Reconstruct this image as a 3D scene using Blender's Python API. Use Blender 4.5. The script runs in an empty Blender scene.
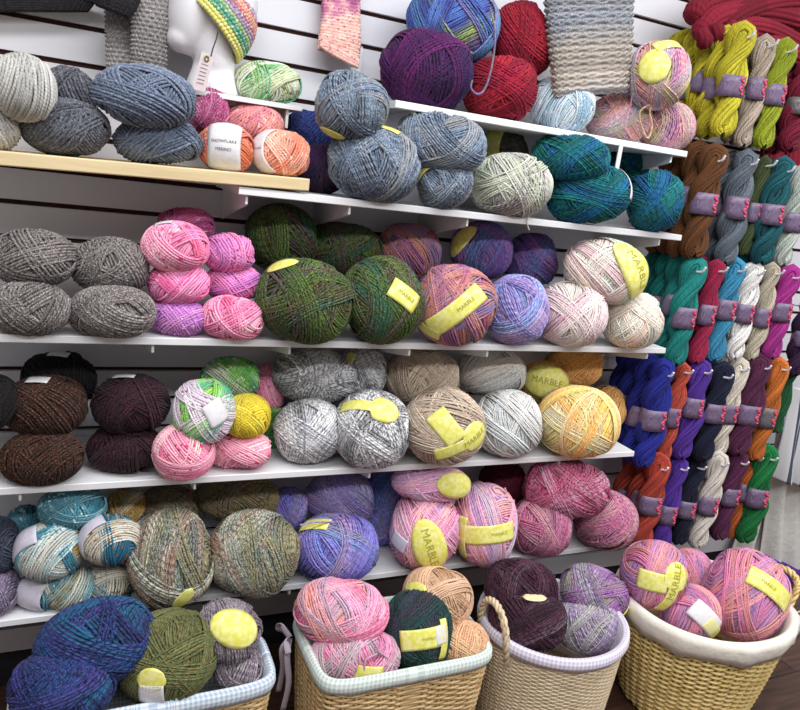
import bpy, math, random
import numpy as np
from mathutils import Vector, Matrix

SC = bpy.context.scene
COL = SC.collection
PI = math.pi

# ------------------------------------------------------------------ camera
CX, CY = 400.0, 355.0
V1 = np.array([1957.0 - CX, 375.0 - CY]); V2 = np.array([80.0 - CX, 138.0 - CY])
F = math.sqrt(-(V1 @ V2))
def _n(v): return v / np.linalg.norm(v)
_d1 = _n(np.append(V1, F)); _d2 = _n(np.append(V2, F)); _d3 = np.cross(_d1, _d2)
if _d3[1] < 0: _d3 = -_d3
R = np.stack([_d1, _d2, -_d3])          # world axes (x along the wall, y into it, z up) in camera axes
D, H = 1.7872, 1.3944                   # camera to wall, camera above floor
CAM = np.array([0.0, -D, H])
RIGHT = R @ np.array([1.0, 0, 0]); UP = R @ np.array([0, -1.0, 0]); FWD = R @ np.array([0, 0, 1.0])
cd = bpy.data.cameras.new('camera'); cam = bpy.data.objects.new('camera', cd); COL.objects.link(cam)
cd.sensor_width = 36.0; cd.lens = F / 800.0 * 36.0; cd.clip_start = 0.05
cam.matrix_world = Matrix(((RIGHT[0], UP[0], -FWD[0], CAM[0]), (RIGHT[1], UP[1], -FWD[1], CAM[1]),
                           (RIGHT[2], UP[2], -FWD[2], CAM[2]), (0, 0, 0, 1)))
SC.camera = cam
def ray(u, v): return R @ np.array([u - CX, v - CY, F])
def at_y(u, v, y):
    r = ray(u, v); return CAM + r * ((y + D) / r[1])
def at_z(u, v, z):
    r = ray(u, v); return CAM + r * ((z - H) / r[2])

# ------------------------------------------------------------------ materials
def lin(c):
    def f(x):
        x = x / 255.0
        return x / 12.92 if x <= 0.04045 else ((x + 0.055) / 1.055) ** 2.4
    return (f(c[0]), f(c[1]), f(c[2]), 1.0)
class NT:
    def __init__(s, name):
        s.m = bpy.data.materials.new(name); s.m.use_nodes = True; s.t = s.m.node_tree; s.t.nodes.clear()
        s.out = s.n('ShaderNodeOutputMaterial'); s.b = s.n('ShaderNodeBsdfPrincipled')
        s.l(s.b.outputs[0], s.out.inputs[0])
    def n(s, k, **kw):
        x = s.t.nodes.new(k)
        for a, b in kw.items(): setattr(x, a, b)
        return x
    def l(s, a, b): s.t.links.new(a, b)
    def put(s, i, v):
        if hasattr(v, 'is_linked'): s.l(v, i)
        else: i.default_value = v
    def math(s, op, a, b=0.0, c=0.0, clamp=False):
        x = s.n('ShaderNodeMath', operation=op); x.use_clamp = clamp
        s.put(x.inputs[0], a); s.put(x.inputs[1], b); s.put(x.inputs[2], c); return x.outputs[0]
    def mix(s, f, a, b, mode='MIX'):
        x = s.n('ShaderNodeMix', data_type='RGBA', blend_type=mode)
        s.put(x.inputs[0], f); s.put(x.inputs[6], a); s.put(x.inputs[7], b); return x.outputs[2]
    def noise(s, vec, scale, detail=2.0, rough=0.5):
        x = s.n('ShaderNodeTexNoise'); s.put(x.inputs['Vector'], vec)
        x.inputs['Scale'].default_value = scale; x.inputs['Detail'].default_value = detail
        x.inputs['Roughness'].default_value = rough; return x.outputs[0]
    def rng(s, v, a, b, c=0.0, d=1.0):
        x = s.n('ShaderNodeMapRange'); s.put(x.inputs[0], v)
        for i, q in enumerate((a, b, c, d)): x.inputs[i + 1].default_value = q
        return x.outputs[0]
    def ramp(s, f, cols, interp='LINEAR', pos=None):
        x = s.n('ShaderNodeValToRGB'); s.put(x.inputs[0], f); cr = x.color_ramp; cr.interpolation = interp
        while len(cr.elements) < len(cols): cr.elements.new(0.5)
        for i, c in enumerate(cols):
            cr.elements[i].position = pos[i] if pos else i / max(1, len(cols) - 1)
        for i, c in enumerate(cols): cr.elements[i].color = lin(c)
        return x.outputs[0]
    def bump(s, h, strength, dist):
        x = s.n('ShaderNodeBump'); x.inputs['Strength'].default_value = strength; x.inputs['Distance'].default_value = dist
        s.l(h, x.inputs['Height']); s.l(x.outputs[0], s.b.inputs['Normal'])
    def coord(s): return s.n('ShaderNodeTexCoord').outputs['Object']

def plain(name, col, rough=0.6, spec=0.3, var=0.06, scale=60.0, bump=0.0, bscale=200.0, metal=0.0):
    k = NT(name); c = k.coord(); n = k.noise(c, scale, 3.0)
    v = k.rng(n, 0.3, 0.7, 1 - var, 1 + var)
    hs = k.n('ShaderNodeHueSaturation'); hs.inputs['Color'].default_value = lin(col); k.l(v, hs.inputs['Value'])
    k.l(hs.outputs[0], k.b.inputs['Base Color']); k.b.inputs['Roughness'].default_value = rough
    k.b.inputs['Specular IOR Level'].default_value = spec; k.b.inputs['Metallic'].default_value = metal
    if bump: k.bump(k.noise(c, bscale, 3.0), bump, 0.002)
    return k.m

# type: (stripe colours, turns per cycle, ply colour or None, ply amount, fleck colour or None, fleck amount, dash colour or None, fuzz)
YARNS = {
 'lightgrey': ([(182,180,174),(168,166,162),(188,186,182)], 20, None, 0, (215,215,210), .25, None, .5),
 'charcoal': ([(74,77,86),(82,84,92),(70,72,80)], 24, (105,108,116), .4, (165,166,172), .22, None, .6),
 'bluegrey': ([(92,104,126),(100,112,134),(84,96,118)], 24, (120,130,150), .4, (175,184,198), .25, None, .6),
 'magenta': ([(172,72,118),(205,130,160),(130,48,98),(214,150,172),(150,60,110)], 22, None, 0, (230,190,200), .15, (100,35,80), .2),
 'coralpink': ([(224,140,116),(230,172,162),(218,134,156),(230,160,138),(212,120,150)], 34, None, 0, None, 0, (245,205,200), .2),
 'orange': ([(216,116,78),(224,146,110),(206,106,104),(182,84,104),(222,136,104)], 30, None, 0, None, 0, (240,190,180), .2),
 'peach': ([(240,170,146),(236,140,108),(244,196,178),(238,156,132)], 26, None, 0, None, 0, (250,220,205), .2),
 'springgreen': ([(196,206,170),(222,222,206),(150,190,120),(80,170,136),(204,212,176)], 22, None, 0, None, 0, (98,118,50), .2),
 'royal': ([(34,46,112),(52,72,150),(30,34,84),(44,60,130)], 16, (24,26,60), .5, (110,130,190), .15, None, .3),
 'nightpurple': ([(52,34,70),(80,40,90),(34,34,66),(70,50,60)], 14, (30,28,56), .4, (130,90,130), .12, None, .3),
 'denim': ([(96,114,136),(124,138,152),(78,96,122),(150,148,146),(104,128,154),(88,98,112)], 26, (158,164,172), .45, (60,72,92), .25, None, .3),
 'greentweed': ([(70,84,60),(96,92,90),(54,70,58)], 16, (130,120,120), .4, None, 0, None, .3),
 'sagegrey': ([(176,186,160),(150,150,156),(206,206,192),(142,164,124),(132,118,128),(196,200,180)], 30, (214,212,204), .35, None, 0, None, .3),
 'teal': ([(14,98,118),(16,124,116),(24,96,70),(18,104,160),(12,78,98),(22,120,96)], 26, (8,50,72), .45, (30,60,140), .2, None, .3),
 'purple': ([(76,28,84),(38,32,72),(108,32,100),(46,28,66),(88,30,86)], 36, (34,26,58), .35, None, 0, None, .4),
 'bluelime': ([(86,124,196),(62,72,142),(160,180,84),(126,96,156),(94,152,196),(70,84,160)], 30, (70,70,130), .3, None, 0, None, .3),
 'red': ([(150,12,36),(178,18,46),(118,10,32),(158,14,56)], 26, (96,8,28), .4, None, 0, None, .4),
 'paleblue': ([(178,200,210),(216,222,226),(136,174,196),(196,208,216)], 18, None, 0, None, 0, (230,234,236), .3),
 'candy': ([(194,136,156),(216,152,136),(142,146,176),(190,188,120),(170,116,166),(206,128,140),(150,160,170)], 34, (224,190,190), .35, None, 0, None, .3),
 'greytweed': ([(118,111,108),(128,121,118),(108,101,99)], 20, (78,72,72), .5, (192,186,184), .34, None, .6),
 'pink': ([(236,134,178),(246,184,206),(238,110,160),(248,206,214),(240,150,184)], 34, None, 0, None, 0, (206,48,112), .25),
 'hotpink': ([(232,110,168),(240,140,190),(226,90,150),(238,160,200)], 30, None, 0, None, 0, (246,190,214), .25),
 'orchid': ([(150,92,182),(196,116,196),(172,100,190),(220,150,206)], 24, None, 0, None, 0, (236,200,232), .25),
 'pinkorchid': ([(230,128,182),(224,142,200),(196,118,192),(238,150,194)], 26, None, 0, None, 0, (190,60,140), .25),
 'mulberry': ([(176,80,130),(206,110,160),(120,56,120),(190,90,150)], 24, None, 0, None, 0, (232,160,196), .25),
 'forest': ([(52,72,42),(92,122,56),(82,62,48),(34,94,82),(72,98,46),(94,64,84)], 26, (36,40,30), .45, (140,160,70), .25, None, .35),
 'sunset': ([(198,130,100),(152,96,150),(206,140,120),(96,132,168),(174,88,126),(212,150,110),(120,110,160)], 34, (150,100,130), .3, None, 0, None, .35),
 'lilacblue': ([(136,126,192),(112,150,200),(192,156,196),(98,98,166),(166,140,200)], 24, (190,176,216), .4, (80,80,140), .2, None, .35),
 'irisblue': ([(104,96,160),(150,100,160),(84,120,170),(120,80,150)], 22, (80,70,120), .4, None, 0, None, .35),
 'pastel': ([(226,216,206),(230,202,196),(190,214,202),(204,200,216),(234,216,192),(218,184,190),(214,222,206)], 40, (236,230,222), .3, None, 0, None, .35),
 'blushstripe': ([(226,210,206),(214,186,192),(180,196,196),(206,160,176),(232,220,214),(190,190,176)], 36, (236,226,222), .3, None, 0, None, .35),
 'creampeach': ([(232,222,208),(236,196,178),(224,216,204),(206,210,196),(238,214,196)], 30, (240,232,222), .3, None, 0, None, .35),
 'bronze': ([(50,34,29),(60,40,32),(44,30,27)], 20, (32,24,23), .5, (160,98,62), .22, None, .5),
 'plum': ([(44,26,34),(52,30,40),(38,22,30)], 20, (28,18,24), .5, (128,62,82), .18, None, .5),
 'black': ([(20,17,19),(26,22,24),(17,15,17)], 20, None, 0, (50,44,46), .12, None, .5),
 'garden': ([(228,218,224),(214,190,216),(226,216,222),(150,206,84),(70,176,150),(222,206,220)], 40, None, 0, None, 0, (150,80,130), .25),
 'meadow': ([(96,168,70),(130,190,80),(30,150,130),(40,160,110),(222,220,206),(110,180,80)], 26, None, 0, None, 0, (220,232,200), .25),
 'yellow': ([(226,204,44),(236,218,80),(206,184,44),(230,206,60)], 24, None, 0, None, 0, (170,150,40), .25),
 'rosewhite': ([(238,150,180),(246,200,206),(244,220,206),(232,120,160),(240,170,190)], 30, None, 0, None, 0, (216,60,110), .25),
 'zebra': ([(130,130,136),(226,226,228),(190,190,196),(232,232,232),(120,120,126),(214,214,216)], 16, (46,46,52), .42, (232,232,232), .2, None, .35),
 'silver': ([(190,190,196),(228,228,230),(150,150,156),(234,234,234),(206,206,210)], 22, (70,70,78), .36, (240,240,240), .2, None, .35),
 'beige': ([(184,164,144),(204,188,168),(156,136,120),(192,172,152)], 24, (214,200,182), .3, None, 0, None, .35),
 'palegrey': ([(204,208,208),(188,194,196),(216,214,208),(196,200,202)], 26, (224,226,226), .25, None, 0, None, .35),
 'stone': ([(186,184,180),(204,202,196),(170,172,176),(196,186,174)], 24, (214,212,206), .3, None, 0, None, .35),
 'gold': ([(226,196,100),(236,164,72),(228,218,180),(220,204,126),(212,206,180),(240,184,96)], 32, (236,220,170), .3, None, 0, None, .35),
 'amber': ([(206,150,74),(222,170,90),(190,132,66),(214,160,90)], 24, (226,190,130), .3, None, 0, None, .35),
 'tealwhite': ([(66,136,156),(156,192,196),(214,212,200),(190,200,196),(178,142,66),(40,110,140)], 34, None, 0, None, 0, (226,232,232), .3),
 'tealdeep': ([(62,128,146),(86,146,160),(50,112,134),(110,160,170)], 24, None, 0, None, 0, (200,220,222), .3),
 'ecruteal': ([(216,208,192),(204,196,178),(34,104,134),(40,116,146),(210,200,182),(156,150,120)], 34, None, 0, None, 0, (140,100,60), .3),
 'goldteal': ([(180,140,60),(196,160,84),(220,212,190),(100,160,174),(120,172,184)], 26, None, 0, None, 0, (236,230,210), .3),
 'slate': ([(52,58,74),(60,66,84),(46,52,66)], 20, (76,82,98), .3, None, 0, None, .5),
 'heathermauve': ([(112,98,124),(130,114,142),(98,86,110)], 20, (150,138,160), .5, (180,168,188), .2, None, .5),
 'earth': ([(128,122,88),(156,146,96),(104,114,110),(166,118,94),(196,192,172),(128,140,130)], 30, (70,76,74), .5, (206,204,190), .3, None, .35),
 'earthdark': ([(120,108,78),(140,124,82),(104,104,94),(146,104,84),(134,128,102)], 26, (70,66,58), .4, (150,144,120), .2, None, .35),
 'hyacinth': ([(112,114,194),(140,132,202),(104,144,212),(150,148,170),(184,152,204),(120,110,190)], 32, (86,86,160), .35, None, 0, None, .35),
 'lavender': ([(136,124,184),(154,150,176),(120,110,180),(164,140,180)], 26, (104,96,150), .4, None, 0, None, .35),
 'lilacpink': ([(226,154,192),(192,154,206),(234,178,166),(216,126,164),(184,176,196),(228,166,190)], 34, (238,196,212), .3, None, 0, None, .35),
 'raspberry': ([(182,66,106),(210,114,152),(144,46,78),(202,148,172),(190,80,120)], 26, (112,36,66), .45, (228,186,202), .2, None, .35),
 'rosemauve': ([(186,96,130),(206,130,160),(170,80,124),(196,150,150),(150,84,120)], 30, (120,50,90), .35, (226,190,206), .2, None, .35),
 'wine': ([(104,28,50),(120,36,60),(88,24,42)], 22, (64,18,34), .4, None, 0, None, .35),
 'peacock': ([(34,46,104),(66,50,122),(26,92,128),(38,34,84),(30,70,124),(54,44,108)], 36, (20,24,52), .5, (70,120,180), .18, None, .4),
 'olive': ([(92,102,60),(108,118,74),(84,94,54),(100,112,70)], 24, (66,74,44), .4, (190,110,80), .16, None, .35),
 'mauvegrey': ([(124,108,120),(164,154,160),(96,84,96),(140,124,136)], 24, (84,74,84), .45, (206,198,202), .22, None, .35),
 'pinkstripe': ([(230,124,164),(206,176,190),(232,146,128),(184,166,190),(238,160,190),(220,110,150)], 30, (240,180,200), .3, None, 0, None, .35),
 'pinkgrey': ([(222,130,170),(176,170,168),(206,150,186),(190,180,176),(232,120,170)], 26, (232,176,200), .3, None, 0, None, .35),
 'pine': ([(36,72,68),(56,56,72),(28,60,56),(48,84,76),(74,60,78)], 24, (24,40,42), .4, None, 0, None, .35),
 'tan': ([(192,154,120),(206,168,134),(178,138,108),(214,180,150)], 24, (222,190,160), .3, None, 0, None, .35),
 'apricot': ([(206,150,108),(222,172,130),(198,140,110),(212,180,140)], 24, (230,196,160), .3, None, 0, None, .35),
 'aubergine': ([(62,24,42),(44,22,34),(86,44,62),(96,80,92),(54,20,40)], 28, (34,18,28), .4, (120,100,116), .14, None, .4),
 'violetsage': ([(144,88,154),(176,184,186),(116,64,134),(158,168,132),(170,120,176)], 26, (96,56,110), .35, None, 0, None, .35),
 'greyviolet': ([(150,132,160),(170,160,170),(132,110,150),(160,166,146)], 26, (196,186,196), .4, None, 0, None, .35),
 'bouquet': ([(206,106,160),(226,146,136),(146,120,176),(220,130,170),(190,140,190),(228,160,140)], 26, (214,150,180), .3, (110,80,140), .15, None, .35),
 # knitted pieces
 'k_grey': ([(120,115,114),(136,131,129),(104,99,99)], 9, None, 0, (190,186,184), .4, None, .6),
 'k_cowl': ([(150,140,130),(134,134,140),(112,118,130),(146,138,130),(160,150,140),(128,130,140)], 14, None, 0, (206,200,190), .3, None, .5),
 'k_crimson': ([(108,10,32),(118,12,36),(98,8,28)], 10, None, 0, (134,30,52), .15, None, .2),
 'k_black': ([(26,24,27),(34,32,36)], 10, None, 0, (70,70,74), .15, None, .5),
 'k_white': ([(206,204,198),(216,214,208),(200,197,190)], 10, None, 0, None, 0, None, .5),
 'k_violet': ([(72,36,128),(80,42,138)], 10, None, 0, None, 0, None, .4),
}
_ym = {}
def yarn_mat(kind):
    if kind in _ym: return _ym[kind]
    cols, cyc, ply, pa, fl, fa, dash, fuzz = YARNS[kind]
    k = NT('yarn_' + kind)
    at = k.n('ShaderNodeAttribute', attribute_name='yarn'); sp = k.n('ShaderNodeSeparateXYZ'); k.l(at.outputs['Vector'], sp.inputs[0])
    turn, along, v = sp.outputs[0], sp.outputs[1], sp.outputs[2]
    oc = k.coord()
    wob = k.rng(k.noise(oc, 14.0, 2.0), .3, .7, -.05, .05)
    t = k.math('FRACT', k.math('ADD', k.math('MULTIPLY', turn, 1.0 / (cyc * 1.5)), wob))
    c = k.ramp(t, list(cols) + [cols[0]])
    if dash:
        cv = k.n('ShaderNodeCombineXYZ'); k.l(k.math('MULTIPLY', turn, .9), cv.inputs[0]); k.l(k.math('MULTIPLY', along, 55.0), cv.inputs[1])
        nz = k.rng(k.noise(cv.outputs[0], 1.0, 1.0), .60, .66)
        zone = k.rng(k.noise(oc, 22.0, 1.0), .42, .55)
        c = k.mix(k.math('MULTIPLY', nz, zone), c, lin(dash))
    if ply:
        s = k.math('SINE', k.math('ADD', k.math('MULTIPLY', along, 2 * PI * 62.0), k.math('MULTIPLY', v, 2 * PI)))
        m = k.rng(s, -.1, .5, 0.0, min(1.0, pa * 1.7))
        zone = k.rng(k.noise(oc, 30.0, 1.0), .35, .6, .35, 1.0)
        c = k.mix(k.math('MULTIPLY', m, zone), c, lin(ply))
    if fl:
        w = k.rng(k.noise(oc, 420.0, 1.0), .56, .66, 0.0, min(1.0, fa * 2.2))
        c = k.mix(w, c, lin(fl))
    wn = k.n('ShaderNodeTexWhiteNoise', noise_dimensions='1D'); k.l(k.math('FLOOR', turn), wn.inputs['W'])
    val = k.math('MULTIPLY', k.rng(k.noise(oc, 700.0, 2.0), .3, .7, .82, 1.24), k.rng(wn.outputs['Value'], 0.0, 1.0, .84, 1.22))
    hs = k.n('ShaderNodeHueSaturation'); k.l(c, hs.inputs['Color']); k.l(val, hs.inputs['Value']); hs.inputs['Saturation'].default_value = .97
    k.l(hs.outputs[0], k.b.inputs['Base Color'])
    k.b.inputs['Roughness'].default_value = .85; k.b.inputs['Specular IOR Level'].default_value = .18
    k.b.inputs['Sheen Weight'].default_value = .12 * fuzz; k.b.inputs['Sheen Roughness'].default_value = .5
    s2 = k.math('SINE', k.math('ADD', k.math('MULTIPLY', along, 2 * PI * 150.0), k.math('MULTIPLY', v, 4 * PI)))
    h = k.math('ADD', k.math('MULTIPLY', s2, .35), k.noise(oc, 500.0, 2.0))
    k.bump(h, .45, .0016)
    _ym[kind] = k.m; return k.m
SKC = {}
def skein_mat(name, col):
    if name in SKC: return SKC[name]
    d = tuple(max(0, x * .86) for x in col); e = tuple(min(255, x * 1.08 + 4) for x in col)
    YARNS['skein_' + name] = ([col, e, d], 7, d, .25, None, 0, None, .4)
    SKC[name] = yarn_mat('skein_' + name); return SKC[name]

def paper_mat(name, col, mottle):
    k = NT(name); c = k.coord(); n = k.rng(k.noise(c, 90.0, 4.0), .42, .6)
    k.l(k.mix(n, lin(col), lin(mottle)), k.b.inputs['Base Color']); k.b.inputs['Roughness'].default_value = .42
    k.b.inputs['Specular IOR Level'].default_value = .4; return k.m
MP = {'yellow': paper_mat('yellow_marbled_paper', (218, 214, 92), (230, 226, 150)),
      'white': paper_mat('white_paper', (222, 220, 222), (214, 212, 216)),
      'lilac': paper_mat('lilac_white_paper', (206, 202, 214), (196, 192, 206)),
      'pinkish': paper_mat('pale_pink_card', (206, 190, 192), (212, 198, 198)),
      'mauve': paper_mat('mauve_paper_band', (104, 88, 116), (116, 100, 126)),
      'greyband': paper_mat('grey_paper_band', (96, 92, 92), (108, 104, 102)),
      'cream': paper_mat('cream_paper', (216, 206, 160), (222, 214, 176))}
M_INK = plain('olive_ink', (164, 158, 54), .6, .2)
M_INKD = plain('dark_ink', (60, 58, 62), .6, .2)
M_INKG = plain('grey_ink', (128, 120, 124), .6, .2)
M_INKP = plain('pink_ink', (214, 84, 110), .6, .2)
M_INKW = plain('pale_ink', (140, 124, 150), .6, .2)
M_WHITE = plain('white_laminate', (226, 226, 228), .38, .4, .02, 8.0)
M_SLAT = plain('white_slatwall_laminate', (214, 214, 220), .34, .4, .02, 5.0)
M_BRKT = plain('white_bracket_plastic', (220, 220, 220), .4, .4, .02)
M_GROOVE = plain('brown_fibreboard', (70, 44, 38), .8, .1, .15)
M_BASE = plain('black_base', (30, 29, 33), .5, .3, .1)
M_PEG = plain('white_peg', (222, 222, 226), .3, .5, .02)
M_FOAM = plain('white_foam', (224, 222, 226), .55, .35, .02, 30.0, .08, 300.0)
M_PLASTIC = NT('clear_plastic')
M_PLASTIC.b.inputs['Base Color'].default_value = (.9, .9, .93, 1); M_PLASTIC.b.inputs['Roughness'].default_value = .15
M_PLASTIC.b.inputs['Alpha'].default_value = .35; M_PLASTIC = M_PLASTIC.m

def wood_mat(name, a, b, rough, plank=None, gap=None):
    k = NT(name); c = k.coord(); mp = k.n('ShaderNodeMapping'); k.l(c, mp.inputs[0]); mp.inputs['Scale'].default_value = (2.0, 28.0, 28.0)
    n = k.noise(mp.outputs[0], 3.0, 5.0, .6)
    col = k.mix(k.rng(n, .35, .68), lin(a), lin(b))
    if plank:
        br = k.n('ShaderNodeTexBrick'); k.l(c, br.inputs['Vector']); br.inputs['Scale'].default_value = 1.0
        br.inputs['Brick Width'].default_value = plank[0]; br.inputs['Row Height'].default_value = plank[1]; br.inputs['Mortar Size'].default_value = .003
        br.inputs['Color1'].default_value = (.75, .75, .75, 1); br.inputs['Color2'].default_value = (1.2, 1.2, 1.2, 1); br.inputs['Mortar'].default_value = (.2, .2, .2, 1)
        col = k.mix(1.0, col, br.outputs[0], 'MULTIPLY')
    k.l(col, k.b.inputs['Base Color']); k.b.inputs['Roughness'].default_value = rough
    k.bump(n, .15, .001); return k.m
M_PINE = wood_mat('pine_board', (206, 184, 140), (222, 202, 160), .5)
M_FLOOR = wood_mat('dark_wood_plank', (62, 42, 36), (92, 64, 52), .32, (1.1, .14))

def wicker_mat(name, cols, rough=.55):
    k = NT(name); at = k.n('ShaderNodeAttribute', attribute_name='yarn'); sp = k.n('ShaderNodeSeparateXYZ'); k.l(at.outputs['Vector'], sp.inputs[0])
    cv = k.n('ShaderNodeCombineXYZ'); k.l(k.math('MULTIPLY', sp.outputs[0], 3.7), cv.inputs[0]); k.l(k.math('MULTIPLY', sp.outputs[1], 14.0), cv.inputs[1])
    c = k.ramp(k.noise(cv.outputs[0], 1.0, 2.0), cols, pos=[.25 + .5 * i / (len(cols) - 1) for i in range(len(cols))])
    k.l(c, k.b.inputs['Base Color']); k.b.inputs['Roughness'].default_value = rough
    k.bump(k.noise(k.coord(), 260.0, 3.0), .3, .001); return k.m
M_WICK = wicker_mat('golden_seagrass', [(150, 118, 74), (184, 152, 104), (206, 178, 130), (170, 138, 90)])
M_WICKP = wicker_mat('pale_woven_rush', [(178, 156, 124), (202, 182, 150), (216, 198, 168), (192, 170, 138)])
M_WICKY = wicker_mat('yellow_willow', [(176, 146, 84), (208, 180, 114), (222, 198, 136), (192, 164, 98)], .4)

def cloth_mat(name, col, check=None, scale=90.0, wr=.3):
    k = NT(name); uv = k.n('ShaderNodeUVMap'); c = lin(col)
    if check:
        sp = k.n('ShaderNodeSeparateXYZ'); k.l(uv.outputs[0], sp.inputs[0])
        a = k.math('GREATER_THAN', k.math('FRACT', k.math('MULTIPLY', sp.outputs[0], scale)), .5)
        b = k.math('GREATER_THAN', k.math('FRACT', k.math('MULTIPLY', sp.outputs[1], scale)), .5)
        f = k.math('MULTIPLY', k.math('ADD', a, b), .5)
        k.l(k.mix(f, lin(col), lin(check)), k.b.inputs['Base Color'])
    else: k.b.inputs['Base Color'].default_value = c
    k.b.inputs['Roughness'].default_value = .9; k.b.inputs['Specular IOR Level'].default_value = .15
    k.b.inputs['Sheen Weight'].default_value = .15
    k.bump(k.noise(k.coord(), 40.0, 4.0), wr, .006); return k.m
M_GINGB = cloth_mat('blue_gingham', (222, 226, 230), (158, 178, 200))
M_GINGG = cloth_mat('green_gingham', (226, 230, 226), (176, 194, 186))
M_GINGL = cloth_mat('lilac_gingham', (226, 222, 230), (186, 176, 198))
M_CREAM = cloth_mat('cream_cotton', (226, 220, 208), None, 1.0, .5)
M_LINEN = cloth_mat('white_linen', (208, 206, 200), None, 1.0, .6)
M_STRIPE = NT('striped_linen')
_k = M_STRIPE; _uv = _k.n('ShaderNodeUVMap'); _s = _k.n('ShaderNodeSeparateXYZ'); _k.l(_uv.outputs[0], _s.inputs[0])
_f = _k.math('GREATER_THAN', _k.math('FRACT', _k.math('MULTIPLY', _s.outputs[0], 9.0)), .72)
_k.l(_k.mix(_f, lin((204, 204, 206)), lin((66, 70, 92))), _k.b.inputs['Base Color']); _k.b.inputs['Roughness'].default_value = .9
M_STRIPE = _k.m

# ------------------------------------------------------------------ mesh building
class MB:
    """collects vertices and faces and links them as one mesh object"""
    def __init__(s): s.v = []; s.f4 = []; s.f3 = []; s.a = []; s.uv = []; s.mi4 = []; s.mi3 = []; s.n = 0
    def add(s, v, q=None, t=None, a=None, uv=None, mi=0):
        v = np.asarray(v, float).reshape(-1, 3); k = len(v)
        s.v.append(v)
        s.a.append(np.zeros((k, 3)) if a is None else np.broadcast_to(np.asarray(a, float), (k, 3)))
        s.uv.append(np.zeros((k, 2)) if uv is None else np.asarray(uv, float).reshape(-1, 2))
        if q is not None and len(q): q = np.asarray(q, int).reshape(-1, 4); s.f4.append(q + s.n); s.mi4.append(np.full(len(q), mi))
        if t is not None and len(t): t = np.asarray(t, int).reshape(-1, 3); s.f3.append(t + s.n); s.mi3.append(np.full(len(t), mi))
        s.n += k
    def build(s, name, mat, parent=None, loc=None, smooth=True, label=None):
        V = np.concatenate(s.v); A = np.concatenate(s.a); U = np.concatenate(s.uv)
        if parent is not None: org = ORG[parent.name]
        elif loc is not None: org = np.asarray(loc, float)
        else:
            lo, hi = V.min(0), V.max(0); org = np.array([(lo[0] + hi[0]) / 2, (lo[1] + hi[1]) / 2, lo[2]])
        V = V - org
        q = np.concatenate(s.f4) if s.f4 else np.zeros((0, 4), int); t = np.concatenate(s.f3) if s.f3 else np.zeros((0, 3), int)
        me = bpy.data.meshes.new(name)
        nl = q.size + t.size; npol = len(q) + len(t)
        me.vertices.add(len(V)); me.vertices.foreach_set('co', V.astype(np.float32).ravel())
        me.loops.add(nl); loops = np.concatenate([q.ravel(), t.ravel()]).astype(np.int32); me.loops.foreach_set('vertex_index', loops)
        me.polygons.add(npol)
        st = np.concatenate([np.arange(len(q)) * 4, q.size + np.arange(len(t)) * 3]).astype(np.int32)
        me.polygons.foreach_set('loop_start', st)
        mats = mat if isinstance(mat, (list, tuple)) else [mat]
        for m in mats: me.materials.append(m)
        if len(mats) > 1:
            mi = np.concatenate((s.mi4 + s.mi3)).astype(np.int32); me.polygons.foreach_set('material_index', mi)
        me.update(calc_edges=True)
        if A.any():
            at = me.attributes.new('yarn', 'FLOAT_VECTOR', 'POINT'); at.data.foreach_set('vector', A.astype(np.float32).ravel())
        if U.any():
            ul = me.uv_layers.new(name='UVMap'); ul.data.foreach_set('uv', U[loops].astype(np.float32).ravel())
        me.polygons.foreach_set('use_smooth', np.full(npol, bool(smooth)))
        me.update()
        o = bpy.data.objects.new(name, me); COL.objects.link(o)
        if parent is not None: o.parent = parent; ORG[o.name] = org
        else: o.location = Vector(org); ORG[o.name] = org
        if label: o['label'] = label
        return o
ORG = {}
def tag(o, label=None, cat=None, group=None, kind=None):
    if label: o['label'] = label
    if cat: o['category'] = cat
    if group: o['group'] = group
    if kind: o['kind'] = kind
    return o
def empty(name, loc, label, cat, group=None):
    o = bpy.data.objects.new(name, None); COL.objects.link(o); o.location = Vector(loc); ORG[o.name] = np.asarray(loc, float)
    o.empty_display_size = .05
    return tag(o, label, cat, group)
def box(mb, lo, hi, mi=0):
    x0, y0, z0 = lo; x1, y1, z1 = hi
    v = [(x0, y0, z0), (x1, y0, z0), (x1, y1, z0), (x0, y1, z0), (x0, y0, z1), (x1, y0, z1), (x1, y1, z1), (x0, y1, z1)]
    for f in ((0, 3, 2, 1), (4, 5, 6, 7), (0, 1, 5, 4), (1, 2, 6, 5), (2, 3, 7, 6), (3, 0, 4, 7)):
        mb.add([v[i] for i in f], [(0, 1, 2, 3)], mi=mi)
def unit(a): return a / np.maximum(np.linalg.norm(a, axis=-1, keepdims=True), 1e-9)
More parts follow.
